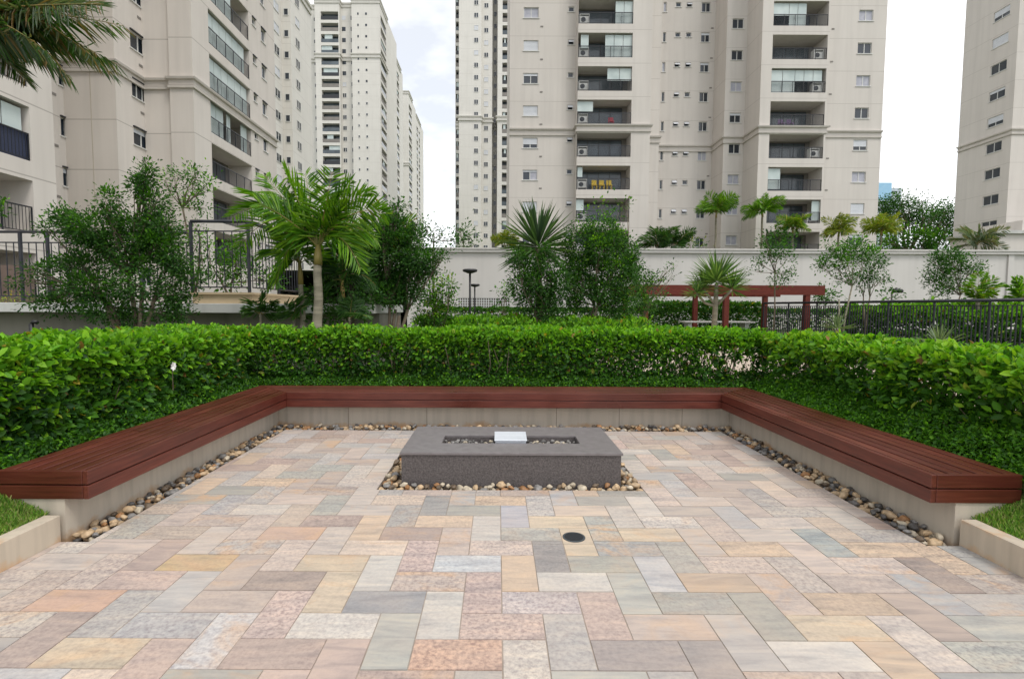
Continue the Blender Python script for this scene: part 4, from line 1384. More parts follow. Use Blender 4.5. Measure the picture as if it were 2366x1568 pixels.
# ---------------- helper for the far towers: proud small windows, holes for balconies
def tower(label, plan_, z0, z1, back, mat, cols_, FHt, fz0, nf, corn=None, closing=None):
    """cols_: list of (segment, u0, u1, h0, h1, kind)"""
    root = empty('apartment_tower', ((plan_[0][0] + plan_[-1][0]) / 2, plan_[0][1], z0), label, 'building', None)
    Bs = [Bas(plan_[i], plan_[i + 1]) for i in range(len(plan_) - 1)]
    hl = {}
    for seg, u0, u1, a, b, kind in cols_:
        for k in range(nf):
            if kind == 'bal': hl.setdefault(seg, []).append((u0, u1, fz0 + k * FHt + a, fz0 + k * FHt + b, 1.5))
    shell(root, plan_, z0, z1, back, hl, mat, closing=closing)
    nw = 0
    rest, restg = MB(), MB()
    order = [(k, c) for k in range(nf) for c in cols_]
    for k, (seg, u0, u1, a, b, kind) in order:
        B = Bs[seg]; za, zb = fz0 + k * FHt + a, fz0 + k * FHt + b
        if kind == 'bal':
            mb = MB(); mb.quad(B(u0, -1.45, za), B(u1, -1.45, za), B(u1, -1.45, zb), B(u0, -1.45, zb))
            mb.build('balcony_back_wall', M['glassb'], root, recalc=False)
            mb = MB(); mb.fbox(B, u0 + .02, u1 - .02, -.12, -.06, za + .1, za + 1.0)
            mb.build('railing', M[random.choice(['rail', 'glassb', 'inner'])], root, recalc=False)
            if random.random() < .35:
                f0 = random.uniform(0, .5); f1 = random.uniform(f0 + .2, 1)
                mb = MB(); mb.fbox(B, u0 + (u1 - u0) * f0, u0 + (u1 - u0) * f1, -.3, -.25, za + 1.0, zb - .02)
                mb.build('blind', M['blind'], root, recalc=False)
        else:
            st = random.random()
            if nw < 98:
                mb = MB()
                for p_, q_, r_, s_ in ((u0, u1, za, za + .08), (u0, u1, zb - .08, zb), (u0, u0 + .08, za + .08, zb - .08), (u1 - .08, u1, za + .08, zb - .08)):
                    mb.fbox(B, p_, q_, .004, .08, r_, s_)
                if u1 - u0 > 1: mb.fbox(B, (u0 + u1) / 2 - .05, (u0 + u1) / 2 + .05, .004, .07, za + .08, zb - .08)
                fr = mb.build('window', M['white'], root, recalc=False)
                mb = MB(); mb.fbox(B, u0 + .08, u1 - .08, .006, .03, za + .08, zb - .08)
                mb.build('pane', M['shutter'] if st < .3 and u1 - u0 > 1 else M['glass'], fr, recalc=False)
            else:
                (rest if st < .3 and u1 - u0 > 1 else restg).fbox(B, u0 + .05, u1 - .05, .006, .05, za + .05, zb - .05)
            nw += 1
    if restg.v:
        o = restg.build('upper_windows', M['glass'], root, recalc=False); o['kind'] = 'stuff'
    if rest.v:
        o = rest.build('upper_shutters', M['shutter'], root, recalc=False); o['kind'] = 'stuff'
    if corn:
        cornice(root, plan_, [(corn, 0), (corn, .25), (corn + .3, .3), (corn + .3, .1), (corn + .9, .1), (corn + .9, .35), (corn + 1.2, .4), (corn + 1.2, 0)], mat)
    cornice(root, plan_, [(z1 - 1.2, 0), (z1 - 1.2, .2), (z1 - .9, .25), (z1 - .9, .1), (z1 - .35, .1), (z1 - .35, .35), (z1 + .02, .4), (z1 + .02, -.3)], mat, 'parapet')
    return root


random.seed(21)
# A2, second block on the left
xa = -31.0
yq = lambda px, X: at(px, 300, X=X).y
pl = [(xa, 60.0), (xa, yq(655, xa)), (xs(676, yq(655, xa)), yq(655, xa)), (xs(676, yq(655, xa)), yq(722, xs(676, yq(655, xa))))]
c0 = yq(628, xa) - 60
cw = [(0, c0 + 1.2, c0 + 2.9, 1.0, 2.2, 'w'), (1, .35, 1.05, 1.3, 2.3, 'w'), (2, 1.6, 3.2, 1.0, 2.2, 'w')]
tower('pale cream apartment block behind the near left block', pl, 0, 48.5, 90, M['wallC'], cw, 2.95, 3.2, 15, closing=[(-55, pl[-1][1]), (-55, 60.0)])
# C
Yc = 146.0
X_ = lambda px, Y, py=300: at(px, py, Y=Y).x
pl = [(X_(716, Yc + 3), Yc + 3), (X_(740, Yc + 3), Yc + 3), (X_(740, Yc + 3), Yc), (X_(787, Yc), Yc), (X_(787, Yc), Yc + 2), (X_(820, Yc + 2), Yc + 2), (X_(820, Yc + 2), Yc), (X_(879, Yc), Yc), (X_(879, Yc), Yc + 10)]
def uu(seg, pa, pb, Y): return X_(pa, Y) - pl[seg][0], X_(pb, Y) - pl[seg][0]
cw = [(0, 1.6, 2.6, 1.2, 2.2, 'w'), (2, *uu(2, 745, 785, Yc), 0, 2.2, 'bal'), (4, *uu(4, 793, 802, Yc + 2), 1, 2.2, 'w'), (4, *uu(4, 813, 819, Yc + 2), 1, 2.2, 'w'),
      (6, *uu(6, 828, 832, Yc), 1.3, 2.0, 'w'), (6, *uu(6, 846, 851, Yc), 1.3, 2.0, 'w'), (7, 1.5, 8.5, 0, 2.2, 'bal')]
tower('tall pale tower with one wide balcony column, left of the sky gap', pl, 0, 86, Yc + 24, M['wallC'], cw, 3.0, 5.4, 26, 70.3)
# C rear wing
pl = [(X_(880, 171), 171), (X_(904, 171), 171), (X_(904, 171), 188)]
cw = [(1, 2, 7, 0, 2.2, 'bal'), (1, 9, 14, 0, 2.2, 'bal')]
tower('narrow pale tower wing seen just right of the tall balcony tower', pl, 0, 86, 192, M['wallC'], cw, 3.0, 5.4, 26)
Yd = 208
pl = [(X_(909, Yd), Yd), (X_(944, Yd), Yd), (X_(944, Yd), Yd + 9), (X_(951, Yd + 9), Yd + 9)]
cw = [(0, *[v - pl[0][0] for v in (X_(922, Yd), X_(927, Yd))], 1.2, 2.2, 'w'), (1, 1, 8, 0, 2.2, 'bal')]
tower('far pale tower with a single line of windows at the left of the sky gap', pl, 0, 87, Yd + 20, M['wallC'], cw, 3.0, 5.4, 26, 58)
pl = [(X_(950, 232), 232), (X_(961, 232), 232), (X_(961, 232), 246)]
tower('farthest slim tower beside the sky gap', pl, 0, 87, 255, M['wallC'], [(0, .6, 2.0, 0, 2.2, 'bal'), (1, 2, 6, 0, 2.2, 'bal'), (1, 8, 12, 0, 2.2, 'bal')], 3.0, 5.4, 26)
# E right of the gap
Ye = 132
pl = [(X_(1052, Ye + 4), Ye + 4), (X_(1063, Ye + 4), Ye + 4), (X_(1063, Ye + 4), Ye), (X_(1112, Ye), Ye), (X_(1112, Ye), Ye + 1.2), (X_(1137, Ye + 1.2), Ye + 1.2), (X_(1137, Ye + 1.2), Ye + 5), (X_(1149, Ye + 5), Ye + 5),
      (X_(1149, Ye + 5), Ye), (X_(1190, Ye), Ye)]
def uv(seg, pa, pb):
    Y = pl[seg][1]
    return X_(pa, Y) - pl[seg][0], X_(pb, Y) - pl[seg][0]
cw = [(0, *uv(0, 1053.5, 1061), 0, 2.2, 'bal'), (2, *uv(2, 1095, 1105), 1.0, 2.2, 'w'), (4, *uv(4, 1118, 1128), 1.0, 2.2, 'w'), (6, *uv(6, 1140, 1147), 1.0, 2.2, 'w'), (8, *uv(8, 1160, 1172), 0, 2.2, 'bal')]
tower('tall pale tower just left of the beige block, right of the sky gap', pl, 4.5, 92, Ye + 24, M['wallC'], cw, 3.0, 6.5, 28, 48.5)
# F at the right edge
XF = 57.5
fy = lambda px, py=300: at(px, py, X=XF).y
pl = [(XF + 40, 56.5), (XF, 56.5), (XF, 56.6)]
pF = [(XF, fy(2216)), (XF, fy(2338)), (XF + 30, fy(2338))]
BF = [Bas(pF[0], pF[1]), Bas(pF[1], pF[2])]
bF = empty('apartment_building', (XF + 10, 60, 4.6), 'beige apartment block at the right edge beyond the garden wall', 'building')
hF = {0: [], 1: []}
ztF = at(2290, 330, X=XF).z
wf = []
u0f, u1f = fy(2216) - fy(2278), fy(2216) - fy(2316)
u0f, u1f = abs(fy(2278, 340) - fy(2216)), abs(fy(2314, 340) - fy(2216))
for k in range(-5, 6):
    wf.append((0, u0f, u1f, ztF - 1.2 + 3.0 * k, ztF - .1 + 3.0 * k))
for q in wf: hF[0].append((*q[1:], .2))
shell(bF, pF, 4.5, 62, 0, hF, M['wallB'], closing=[(XF + 30, fy(2216))])
for q in wf: window(bF, BF[0], *q[1:], .12, random.choice(['shut', 'half', 'glass', 'glass', 'quarter']), 2)
zc = at(2336, 311, X=XF).z
cornice(bF, pF, [(zc, 0), (zc, .12), (zc + .12, .14), (zc + .14, .05), (zc + .45, .05), (zc + .47, .22), (zc + .62, .26), (zc + .64, 0)], M['wallB'])
# low annex at its foot
an = empty('annex_building', (at(2340, 560, Y=50).x, 50, 4.6), 'low beige annex with a thin roof edge at the far right, above the garden wall', 'building')
a0 = at(2300, 560, Y=50); z1_ = at(2300, 540, Y=50).z
mb = MB(); mb.box(a0.x, a0.x + 16, 50, 55, 4.6, z1_); mb.build('wall', M['wallB'], an)
mb = MB(); mb.box(a0.x - .3, a0.x + 16, 49.7, 55.2, z1_, z1_ + .3); mb.build('roof_edge', M['band'], an)
mb = MB(); mb.box(a0.x + 3, a0.x + 16, 50.5, 55, z1_ + .3, z1_ + 1.4); mb.build('parapet', M['wallB'], an)
# far blue building
Yf = 420
f0, f1, f2 = X_(2020, Yf, 440), X_(2060, Yf, 440), X_(2088, Yf, 440)
zt1, zt2 = at(2040, 422, Y=Yf).z, at(2075, 433, Y=Yf).z
bf = empty('distant_building', ((f0 + f2) / 2, Yf, 4.6), 'distant pale building with a light blue top beside the dark trees', 'building')
mb = MB(); mb.box(f0, f1, Yf, Yf + 20, 4.6, zt1 - 14); mb.box(f1, f2, Yf + 2, Yf + 20, 4.6, zt2); mb.build('wall', M['greytower'], bf)
mb = MB(); mb.box(f0, f1, Yf, Yf + 20, zt1 - 14, zt1); mb.build('blue_top', M['bluetower'], bf)
for a in range(3):
    for b in range(4):
        mb = MB(); mb.box(f1 + 1.5 + a * 3, f1 + 2.8 + a * 3, Yf + 1.9, Yf + 1.99, zt2 - 4 - b * 3.4, zt2 - 2.6 - b * 3.4); mb.build('window', M['glass'], bf)

# ------------------------------------------------------------------ garden wall
YW = 42.0
zw = at(1600, 575, Y=YW).z
gw = empty('garden_wall', (20, YW, 0), 'long tall off-white garden wall with projecting coping', 'wall')
gl0, gl1 = X_(940, YW, 620), X_(2500, YW, 620)
g0, g1 = at(1058, 688, Y=YW), at(1178, 717, Y=YW)
Bw = Bas((gl0, YW), (gl1, YW))
mb = MB()
panel(mb, Bw, -.1, zw - .35, [(g0.x - gl0, g1.x - gl0, g1.z, g0.z, .4)])
mb.quad((gl0, YW, -.1), (gl0, YW + .4, -.1), (gl0, YW + .4, zw - .35), (gl0, YW, zw - .35))
mb.quad((gl0, YW + .4, -.1), (gl0, YW + .4, zw - .35), (gl1, YW + .4, zw - .35), (gl1, YW + .4, -.1))
mb.build('wall_face', M['wallG'], gw, recalc=False)
mb = MB(); mb.box(gl0, gl1, YW - .22, YW + .5, zw - .35, zw - .12); mb.box(gl0, gl1, YW - .30, YW + .55, zw - .118, zw); mb.build('coping', M['wallG'], gw)
mb = MB()
nx, nz = 22, 5
for q in range(nx + 1):
    x = g0.x + (g1.x - g0.x) * q / nx; mb.box(x - .035, x + .035, YW + .02, YW + .12, g1.z, g0.z)
for q in range(nz + 1):
    z = g1.z + (g0.z - g1.z) * q / nz; mb.box(g0.x, g1.x, YW + .03, YW + .11, z - .03, z + .03)
mb.build('grille', M['white'], gw)
mb = MB(); mb.box(g0.x - .1, g1.x + .1, YW + .39, YW + .42, g1.z - .1, g0.z + .1); mb.build('grille_back', M['brown'], gw)
x = X_(2325, YW, 640)
mb = MB(); mb.box(x, x + .45, YW - .12, YW - .004, 0, zw - .36); mb.build('pilaster', M['wallG'], gw)
mb = MB(); mb.quad((gl0, YW + .6, 4.6), (gl1, YW + .6, 4.6), (gl1, 43.3, 4.6), (gl0, 43.3, 4.6)); struct(mb.build('raised_edge', M['gardenground']))

# ------------------------------------------------------------------ podium and fences on the left
YP = 11.6
pz0, pz1 = at(300, 722, Y=YP).z, at(300, 700, Y=YP).z
pod = empty('podium_wall', (-9, YP, 0), 'raised grey podium edge with a pale ledge behind the left hedge', 'wall')
xe = X_(860, YP, 710)
mb = MB(); mb.box(-24, xe, YP + .7, YP + 3.4, -.1, pz0); mb.build('wall_face', M['podium'], pod)
mb = MB(); mb.box(-24, xe + .05, YP, YP + 3.5, pz0 + .001, pz1); mb.build('ledge', M['band'], pod, bevel=0.01)
cx0, cx1 = X_(438, YP, 690), X_(566, YP, 690)
cz = at(500, 675, Y=YP).z
cr = empty('planter_curb', ((cx0 + cx1) / 2, YP + .5, pz1), 'ochre planter curb standing on the podium ledge beneath the raised fence', 'planter')
mb = MB(); mb.box(cx0, cx1 + .1, YP + .12, YP + 3.3, pz1 + .001, cz - .05); mb.build('curb_face', M['curb'], cr)
mb = MB(); mb.box(cx0 - .05, cx1 + .15, YP + .07, YP + 3.35, cz - .049, cz); mb.build('curb_cap', M['curb'], cr)


def fence(label, p0, p1, zb, zt, posts, sub=0.19, gapb=.1, sp_=.13, rt=.035, rb=.011, post_ext=0.0, group=None):
    """round top rail, flat sub rail, bottom rail, posts and single balusters"""
    p0 = Vector((*p0, 0)); p1 = Vector((*p1, 0))
    d = p1 - p0; L = d.length; u = d.normalized()
    root = empty('metal_fence', (p0.x, p0.y, zb), label, 'fence', group)
    up = Vector((0, 0, 1))
    mb = MB(); mb.tube([p0 + up * zt, p1 + up * zt], rt, 10); mb.build('top_rail', M['fence'], root, True)
    for z in (zt - sub, zb + gapb):
        mb = MB(); mb.tube([p0 + up * z, p1 + up * z], .016, 6); mb.build('rail', M['fence'], root)
    for f in posts:
        q = p0 + u * (L * f)
        mb = MB(); mb.tube([q + up * zb, q + up * (zt - rt * .5)], .04, 8); mb.build('post', M['fence'], root)
    n = min(100, int(L / sp_))
    mbp = MB(); mbp.tube([p0 + up * (zb + gapb), p0 + up * (zt - sub)], rb, 6)
    first = mbp.build('baluster', M['fence'], root)
    for k in range(1, n + 1):
        c = first.copy(); COL.objects.link(c); c.parent = root
        c.location = first.location + u * (L * k / n)
    return root


zb1 = pz1; zt1 = at(50, 532, Y=YP).z
fence('black metal fence with round handrail on the podium at the left edge', (-13.0, YP + .25), (X_(425, YP, 540) - .1, YP + .25), zb1 + .02, zt1, [.02, .35, at(89, 600, Y=YP).x * 0 + (X_(89, YP, 600) + 13.0) / (X_(425, YP, 540) - .1 + 13.0)], sub=.24, gapb=.13, sp_=.172, rt=.032, rb=.012)
zt2 = at(500, 508, Y=YP).z
x0_, x1_ = X_(428, YP, 520), X_(563, YP, 520)
fence('raised black metal fence section on the ochre curb behind the dark shrub tree', (x0_, YP + .2), (x1_, YP + .2), cz, zt2, [0, 1], sub=.22, gapb=.12, sp_=.172, rt=.036, rb=.012)
fence('black metal fence running away from the camera behind the palm', (x1_ + .03, YP + .3), (x1_ + .03, YP + 3.1), cz, zt2 - .02, [.5, 1], sub=.22, gapb=.12, sp_=.172, rt=.036, rb=.012)
# fence on the right
FR0, FR1 = (14.5, 28.0), (16.9, 15.2)
fence('long black picket fence crossing the garden behind the right hedge', FR0, FR1, .1, 1.84, [0, .14, .28, .42, .56, .70, .84, .98], sub=.17, gapb=.08, sp_=.13, rt=.055, rb=.023)

# brown wall and pale ramp seen through the left fence
mb = MB(); mb.box(-24, at(60, 650, Y=17).x, 17, 17.3, 0, at(30, 612, Y=17).z)
bw = mb.build('boundary_wall', M['brown']); tag(bw, 'low brown wall seen through the black fence at the far left', 'wall')

# ------------------------------------------------------------------ pergola
YPg = 26.0
pg = empty('pergola', (11.5, YPg + 2, 0), 'dark red wooden pergola with square posts in front of the garden wall', 'pergola')
zb_, zt_ = at(1700, 681, Y=YPg).z, at(1700, 659, Y=YPg).z
YPb = YPg / .865
fx = [X_(1491, YPg, 720), X_(1677, YPg, 720), X_(1863, YPg, 720)]
l_, r_ = fx[0] - .8, X_(1903, YPg, 670)
for y in (YPg, YPb):
    for x in fx:
        mb = MB(); mb.box(x - .12, x + .12, y - .1, y + .14, -.1, zb_); mb.build('post', M['pergola'], pg)
for y in (YPg, YPb):
    mb = MB(); mb.box(l_, r_, y - .12, y + .02, zb_ + .002, zt_); mb.build('beam', M['pergola'], pg)
for q in range(15):
    x = l_ + .15 + (r_ - l_ - .3) * q / 14
    mb = MB(); mb.box(x - .04, x + .04, YPg + .025, YPb - .125, zt_ - .22, zt_ - .03); mb.build('rafter', M['pergola'], pg)
tb = empty('garden_table', (X_(1655, 27.5, 742), 27.5, 0), 'long pale stone table top in the shade under the pergola', 'table')
tz = at(1655, 742, Y=27.5).z
mb = MB(); mb.box(X_(1575, 27.5, 742), X_(1735, 27.5, 742), 27.0, 28.0, tz - .06, tz); mb.build('table_top', M['wallG'], tb)
for px in (1590, 1720):
    x = X_(px, 27.5, 742); mb = MB(); mb.box(x - .1, x + .1, 27.2, 27.8, -.1, tz - .06); mb.build('leg', M['band'], tb)


# lamps
def lamp(label, px, ptop, Y, head='disc'):
    p = at(px, ptop, Y=Y)
    r = empty('garden_lamp', (p.x, Y, 0), label, 'lamp', 'black garden lamps')
    mb = MB(); mb.tube([(p.x, Y, -.1), (p.x, Y, p.z)], .045, 8); mb.build('pole', M['lamp'], r, True)
    mb = MB()
    if head == 'small':
        mb.tube([(p.x, Y, p.z), (p.x + .06, Y, p.z + .05), (p.x + .14, Y, p.z + .03)], [.03, .05, .04], 8)
    elif head == 'disc':
        mb.tube([(p.x, Y, p.z - .10), (p.x, Y, p.z - .03), (p.x, Y, p.z + .05), (p.x, Y, p.z + .08)], [.10, .30, .32, .26], 16)
    else:
        mb.tube([(p.x, Y, p.z), (p.x + .25, Y, p.z + .12), (p.x + .6, Y, p.z + .06)], [.05, .16, .10], 10)
    mb.build('lamp_head', M['lamp'], r, True)


lamp('taller black lamp post with a flat disc head in front of the garden wall', 1086, 626, 22)
lamp('smaller black lamp post with a round head behind the taller one', 1097, 659, 32)
lamp('short black lamp with a curved arm behind the right fence', 2061, 675, 30, 'arm')
lamp('short black lamp with a curved arm low at the left behind the hedge', 72, 748, 11.2, 'small')


# ------------------------------------------------------------------ palms and spiky plants
def frond(root, p0, tip, arch, leaf_len, n, col, width=.035, droop=.35, spread=1.0, mat='palmleaf', up=.32):
    p0 = Vector(p0); tip = Vector(tip)
    ln = (tip - p0).length
    mid = p0.lerp(tip, .45) + Vector((0, 0, arch * ln))
    pts = []
    for k in range(13):
        t = k / 12
        pts.append(p0 * (1 - t) ** 2 + mid * 2 * t * (1 - t) + tip * t * t)
    mb = MB(); mb.tube(pts, [max(.004, .016 * ln ** .5 * (1 - k / 13)) for k in range(13)], 5)
    fr = mb.build('frond', M['shaft'], root, True)
    P, D, Nn, L = [], [], [], []
    roll = random.uniform(-1.15, 1.15)
    for k in range(n):
        t = .14 + .86 * (k + random.random() * .5) / n
        q = p0 * (1 - t) ** 2 + mid * 2 * t * (1 - t) + tip * t * t
        tan = ((mid - p0) * (1 - t) + (tip - mid) * t).normalized()
        sd = tan.cross(Vector((0, 0, 1)))
        if sd.length < .1: sd = tan.cross(Vector((1, 0, 0)))
        sd.normalize()
        sd = Matrix.Rotation(roll, 3, tan) @ sd
        upv = sd.cross(tan).normalized()
        for s_ in (-1, 1):
            a = spread * (1.25 - .55 * t) * random.uniform(.85, 1.15)
            d = (tan * math.cos(a) + sd * s_ * math.sin(a) + upv * up * random.uniform(.2, 1.4) - Vector((0, 0, droop * random.uniform(.5, 1.4)))).normalized()
            P.append(q); D.append(d)
            Nn.append((upv + sd * s_ * -.3 + Vector((random.uniform(-.3, .3), random.uniform(-.3, .3), 0))))
            L.append(leaf_len * (math.sin(math.pi * min(1, .18 + .80 * t)) * .75 + .3) * random.uniform(.85, 1.12))
    C = palette(len(P), col, .15)
    L = np.array(L)
    leaf_mesh('leaflets', M[mat], fr, P, D, Nn, L, width, C, .12, .16)
    return fr


def palm(label, base, top, r, fronds, leaf_len, cols, cat='palm', shaft=.8, nl=42, bark='palebark', width=.035, group=None, droop=.35):
    base, top = Vector(base), Vector(top)
    root = empty('palm_tree', base, label, cat, group)
    up = (top - base)
    s0 = top - up.normalized() * shaft
    mb = MB()
    k = 9
    mb.tube([base.lerp(s0, q / k) + Vector((.02 * math.sin(q * 1.3) * r * 8, 0, 0)) for q in range(k + 1)], [r * (1.25 - .35 * q / k) for q in range(k + 1)], 10)
    mb.build('trunk', M[bark], root, True)
    if shaft > .05:
        mb = MB(); mb.tube([s0 - up.normalized() * .02, s0.lerp(top, .4), top], [r * 1.0, r * .95, r * .5], 10); mb.build('crownshaft', M['shaft'], root, True)
    for tip, arch in fronds:
        frond(root, top - Vector((0, 0, .05)), tip, arch, leaf_len, nl, cols, width, droop)
    return root


PAL_BR = [(0.065, 0.18, 0.014), (0.11, 0.26, 0.018), (0.16, 0.33, 0.02), (0.21, 0.37, 0.03)]
PAL_DK = [(0.03, 0.09, 0.02), (0.05, 0.13, 0.025), (0.07, 0.16, 0.03)]
PAL_GY = [(0.08, 0.13, 0.08), (0.12, 0.17, 0.11), (0.17, 0.21, 0.13), (0.22, 0.20, 0.10)]


def tips(lst, Y, spread=1.0):
    out = []
    for px, py, arch in lst:
        out.append((at(px, py, Y=Y + random.uniform(-spread, spread)), arch))
    return out


random.seed(33)
Yp = 9.9
c2 = lambda x, y: (591.6 + x * .2515, 369.7 + y * .2515)
t0 = at(*c2(570, 780), Y=Yp); b0 = at(*c2(562, 1640), Y=Yp)
palm('tallest bright green feather palm left of the dark bushy tree', (b0.x, Yp, .36), t0, .085,
     tips([(612, 405, .04), (655, 388, .03), (705, 402, .03), (768, 396, .05), (560, 440, .28), (536, 500, .40), (552, 572, .55), (598, 470, .16), (812, 418, .16),
           (860, 440, .28), (892, 494, .42), (872, 556, .52), (636, 655, .95), (834, 622, .85), (664, 446, .06), (780, 468, .12)], Yp, .9), .60, PAL_BR, shaft=.36, nl=34, width=.032, droop=.30)
t0 = at(*c2(400, 930), Y=Yp + .7)
palm('slimmer palm with leaning trunk just left of the tallest palm', (at(*c2(450, 1600), Y=Yp + .7).x, Yp + .7, .2), t0, .055,
     tips([(*c2(120, 600), .15), (*c2(620, 600), .2), (*c2(220, 560), .1), (*c2(20, 900), .5), (*c2(700, 950), .4), (*c2(330, 600), .1), (*c2(120, 1180), .7)], Yp + .7, .8), .5, PAL_BR, shaft=.45, nl=34, width=.036)
t0 = at(*c2(790, 1090), Y=Yp + 1.0)
palm('short palm between the tallest palm and the dark bushy tree', (t0.x + .05, Yp + 1.0, .2), t0, .05,
     tips([(*c2(560, 820), .2), (*c2(700, 700), .1), (*c2(900, 700), .1), (*c2(1050, 900), .3), (*c2(1100, 1150), .5), (*c2(600, 1250), .5), (*c2(800, 760), .1)], Yp + 1, .6), .45, PAL_DK, shaft=.4, nl=30, width=.034)
t0 = at(*c2(1060, 900), Y=12.5)
palm('palm with yellowing fronds half hidden behind the dark bushy tree', (t0.x, 12.5, 0), t0, .07,
     tips([(*c2(820, 560), .2), (*c2(950, 430), .12), (*c2(1150, 400), .1), (*c2(1250, 520), .2), (*c2(1440, 560), .2), (*c2(880, 800), .4), (*c2(1300, 800), .4)], 12.5, .8), .55, PAL_BR + [(.3, .26, .05)], shaft=.5, nl=34, width=.04)
for q, (cx, cy, wd) in enumerate(((40, 1400, 'left'), (350, 1440, 'middle'), (860, 1440, 'right'))):
    t0 = at(*c2(cx, cy), Y=10.6)
    tp = [(at(*c2(cx + dx, cy + dy), Y=10.6 + random.uniform(-.5, .5)), .25) for dx, dy in ((-150, -30), (-90, -110), (20, -150), (120, -100), (160, 0))]
    palm('low young palm at the foot of the podium, %s of three' % wd, (t0.x, 10.6, .2), t0, .025, tp, .32, PAL_DK, shaft=.0, nl=24, width=.026, group='low young palms')

# understory shrubs around the palms
def shrub(label, blobs, Y, leaf, n, cols, tipc, base_px=None, r0=.03, stems=3, zb=0.0, dens=1.0, cat='shrub', name='shrub', mat='leaf', clump=None, bark='bark', fork=.35, sway=.12, group=None):
    c0 = at(blobs[0][0], blobs[0][1], Y=Y)
    bx_ = at(base_px, 760, Y=Y).x if base_px is not None else sum(at(b[0], b[1], Y=Y).x for b in blobs) / len(blobs)
    root = empty(name, (bx_, Y, zb), label, cat, group)
    cen = crown('crown', root, blobs, Y, leaf, n, cols, tipc, mat, dens, clump)
    zmax = max(c[0].z for c in cen); zmin = min(c[0].z for c in cen)
    forks = []
    for k in range(stems):
        c = random.choice(cen)[0]
        f = Vector((bx_ + (c.x - bx_) * .35, Y + random.uniform(-.1, .1), zb + (zmax - zb) * fork * random.uniform(.7, 1.2)))
        forks.append(f)
    limbs(root, (bx_, Y, zb), cen, r0, bark, forks, sway=sway, name='trunk')
    return root


random.seed(77)
shrub('low dark understory shrub behind the palm trunks', cv(591.6, 369.7, [(700, 950, 150, 120), (880, 1150, 140, 160), (620, 1250, 160, 140), (980, 1300, 150, 140), (760, 1400, 200, 100)]), 11.1, .085, 450, G_DARK, G_MID, zb=0.1)
shrub('leafy shrub in the ochre planter behind the raised fence', cv(0, 369.7, [(2050, 1000, 120, 130), (1950, 860, 100, 90), (2150, 900, 110, 140), (2100, 1130, 130, 70), (1880, 760, 70, 60), (2250, 1000, 100, 170), (2480, 1100, 140, 90)]), 12.9, .09, 380, G_MID, G_LITE, zb=pz1)

# T1
random.seed(3)
b1 = cv(0, 369.7, [(1355, 100, 60, 60), (1300, 250, 120, 95), (1340, 170, 80, 80), (1400, 400, 140, 110), (1000, 360, 105, 75), (1020, 460, 90, 70), (600, 520, 110, 60, .8), (640, 590, 180, 100), (460, 640, 90, 70, .7),
                 (900, 640, 250, 130), (1250, 620, 260, 150), (1500, 600, 160, 120), (1100, 780, 330, 150), (1450, 800, 250, 150), (800, 760, 200, 90, .8), (320, 1010, 150, 65, .7), (160, 1120, 80, 40, .6), (560, 960, 140, 80, .8), (750, 960, 200, 100),
                 (1250, 960, 280, 110, .7), (1600, 900, 150, 110), (480, 1180, 130, 70, .5), (290, 1300, 80, 45, .7), (560, 1320, 200, 90), (850, 1180, 260, 140), (1350, 1150, 260, 130, .8), (1700, 1060, 150, 110), (1000, 1350, 280, 120, .8),
                 (1600, 1230, 180, 100), (1450, 1380, 220, 90, .8), (1150, 1470, 220, 70, .8), (1650, 1420, 120, 60, .6)])
r1_ = shrub('large dark green shrub tree in front of the podium at the left', [(q[0], q[1], q[2] * .9, q[3] * .9, *q[4:]) for q in b1], 9.8, .064, 2200, G_DARK, G_MID + G_LITE[:1], base_px=1280 * .2515, r0=.05, stems=6, zb=.3, name='tree', cat='tree', fork=.42)
b2 = cv(0, 369.7, [(1640, 120, 60, 35), (1740, 120, 90, 45), (1820, 90, 40, 25), (1930, 210, 60, 40), (1900, 280, 70, 40, .8), (1530, 190, 60, 45, .8), (1730, 240, 60, 40, .7), (1640, 300, 60, 30, .5), (1760, 350, 70, 45, .7), (1720, 440, 80, 50, .7),
                 (1860, 440, 60, 50, .6), (1640, 380, 50, 50, .4), (1800, 620, 90, 60, .5), (1860, 720, 100, 60, .5), (1780, 850, 80, 80, .5), (1880, 1000, 60, 80, .4)])
shrub('slender light tree rising behind the raised fence', b2, 12.4, .07, 1000, G_MID, G_LITE, base_px=1800 * .2515, r0=.03, stems=2, zb=pz1, name='tree', cat='tree', fork=.7)
# T3
b3 = cv(591.6, 369.7, [(1300, 425, 45, 35), (1270, 500, 60, 60), (1230, 600, 110, 80), (1340, 620, 90, 70, .8), (1480, 590, 50, 40, .7), (1130, 700, 120, 90), (1280, 760, 180, 120), (1480, 720, 110, 90, .7), (1050, 870, 110, 110), (1230, 920, 220, 130), (1480, 900, 170, 130),
                     (1640, 880, 90, 50, .8), (1700, 890, 60, 25, .7), (1560, 1000, 110, 70), (1150, 1080, 170, 130), (1380, 1100, 190, 120), (1250, 1230, 180, 90), (1430, 1230, 110, 70, .8), (1050, 1050, 100, 120, .8)])
shrub('dark bushy tree with many stems left of the lamp posts', b3, 12.0, .07, 1900, G_DARK, G_MID, base_px=591.6 + 1230 * .2515, r0=.05, stems=7, zb=0, name='tree', cat='tree', fork=.35)
b3b = cv(591.6, 369.7, [(1560, 590, 70, 50, .5), (1620, 680, 90, 60, .5), (1590, 740, 80, 50, .5), (1720, 690, 50, 50, .4), (1800, 740, 50, 45, .5)])
shrub('thin bluish tree top showing against the sky in the gap', b3b, 30, .16, 160, G_DARK, G_MID, base_px=591.6 + 1640 * .2515, r0=.06, stems=2, zb=0, name='tree', cat='tree', fork=.75)
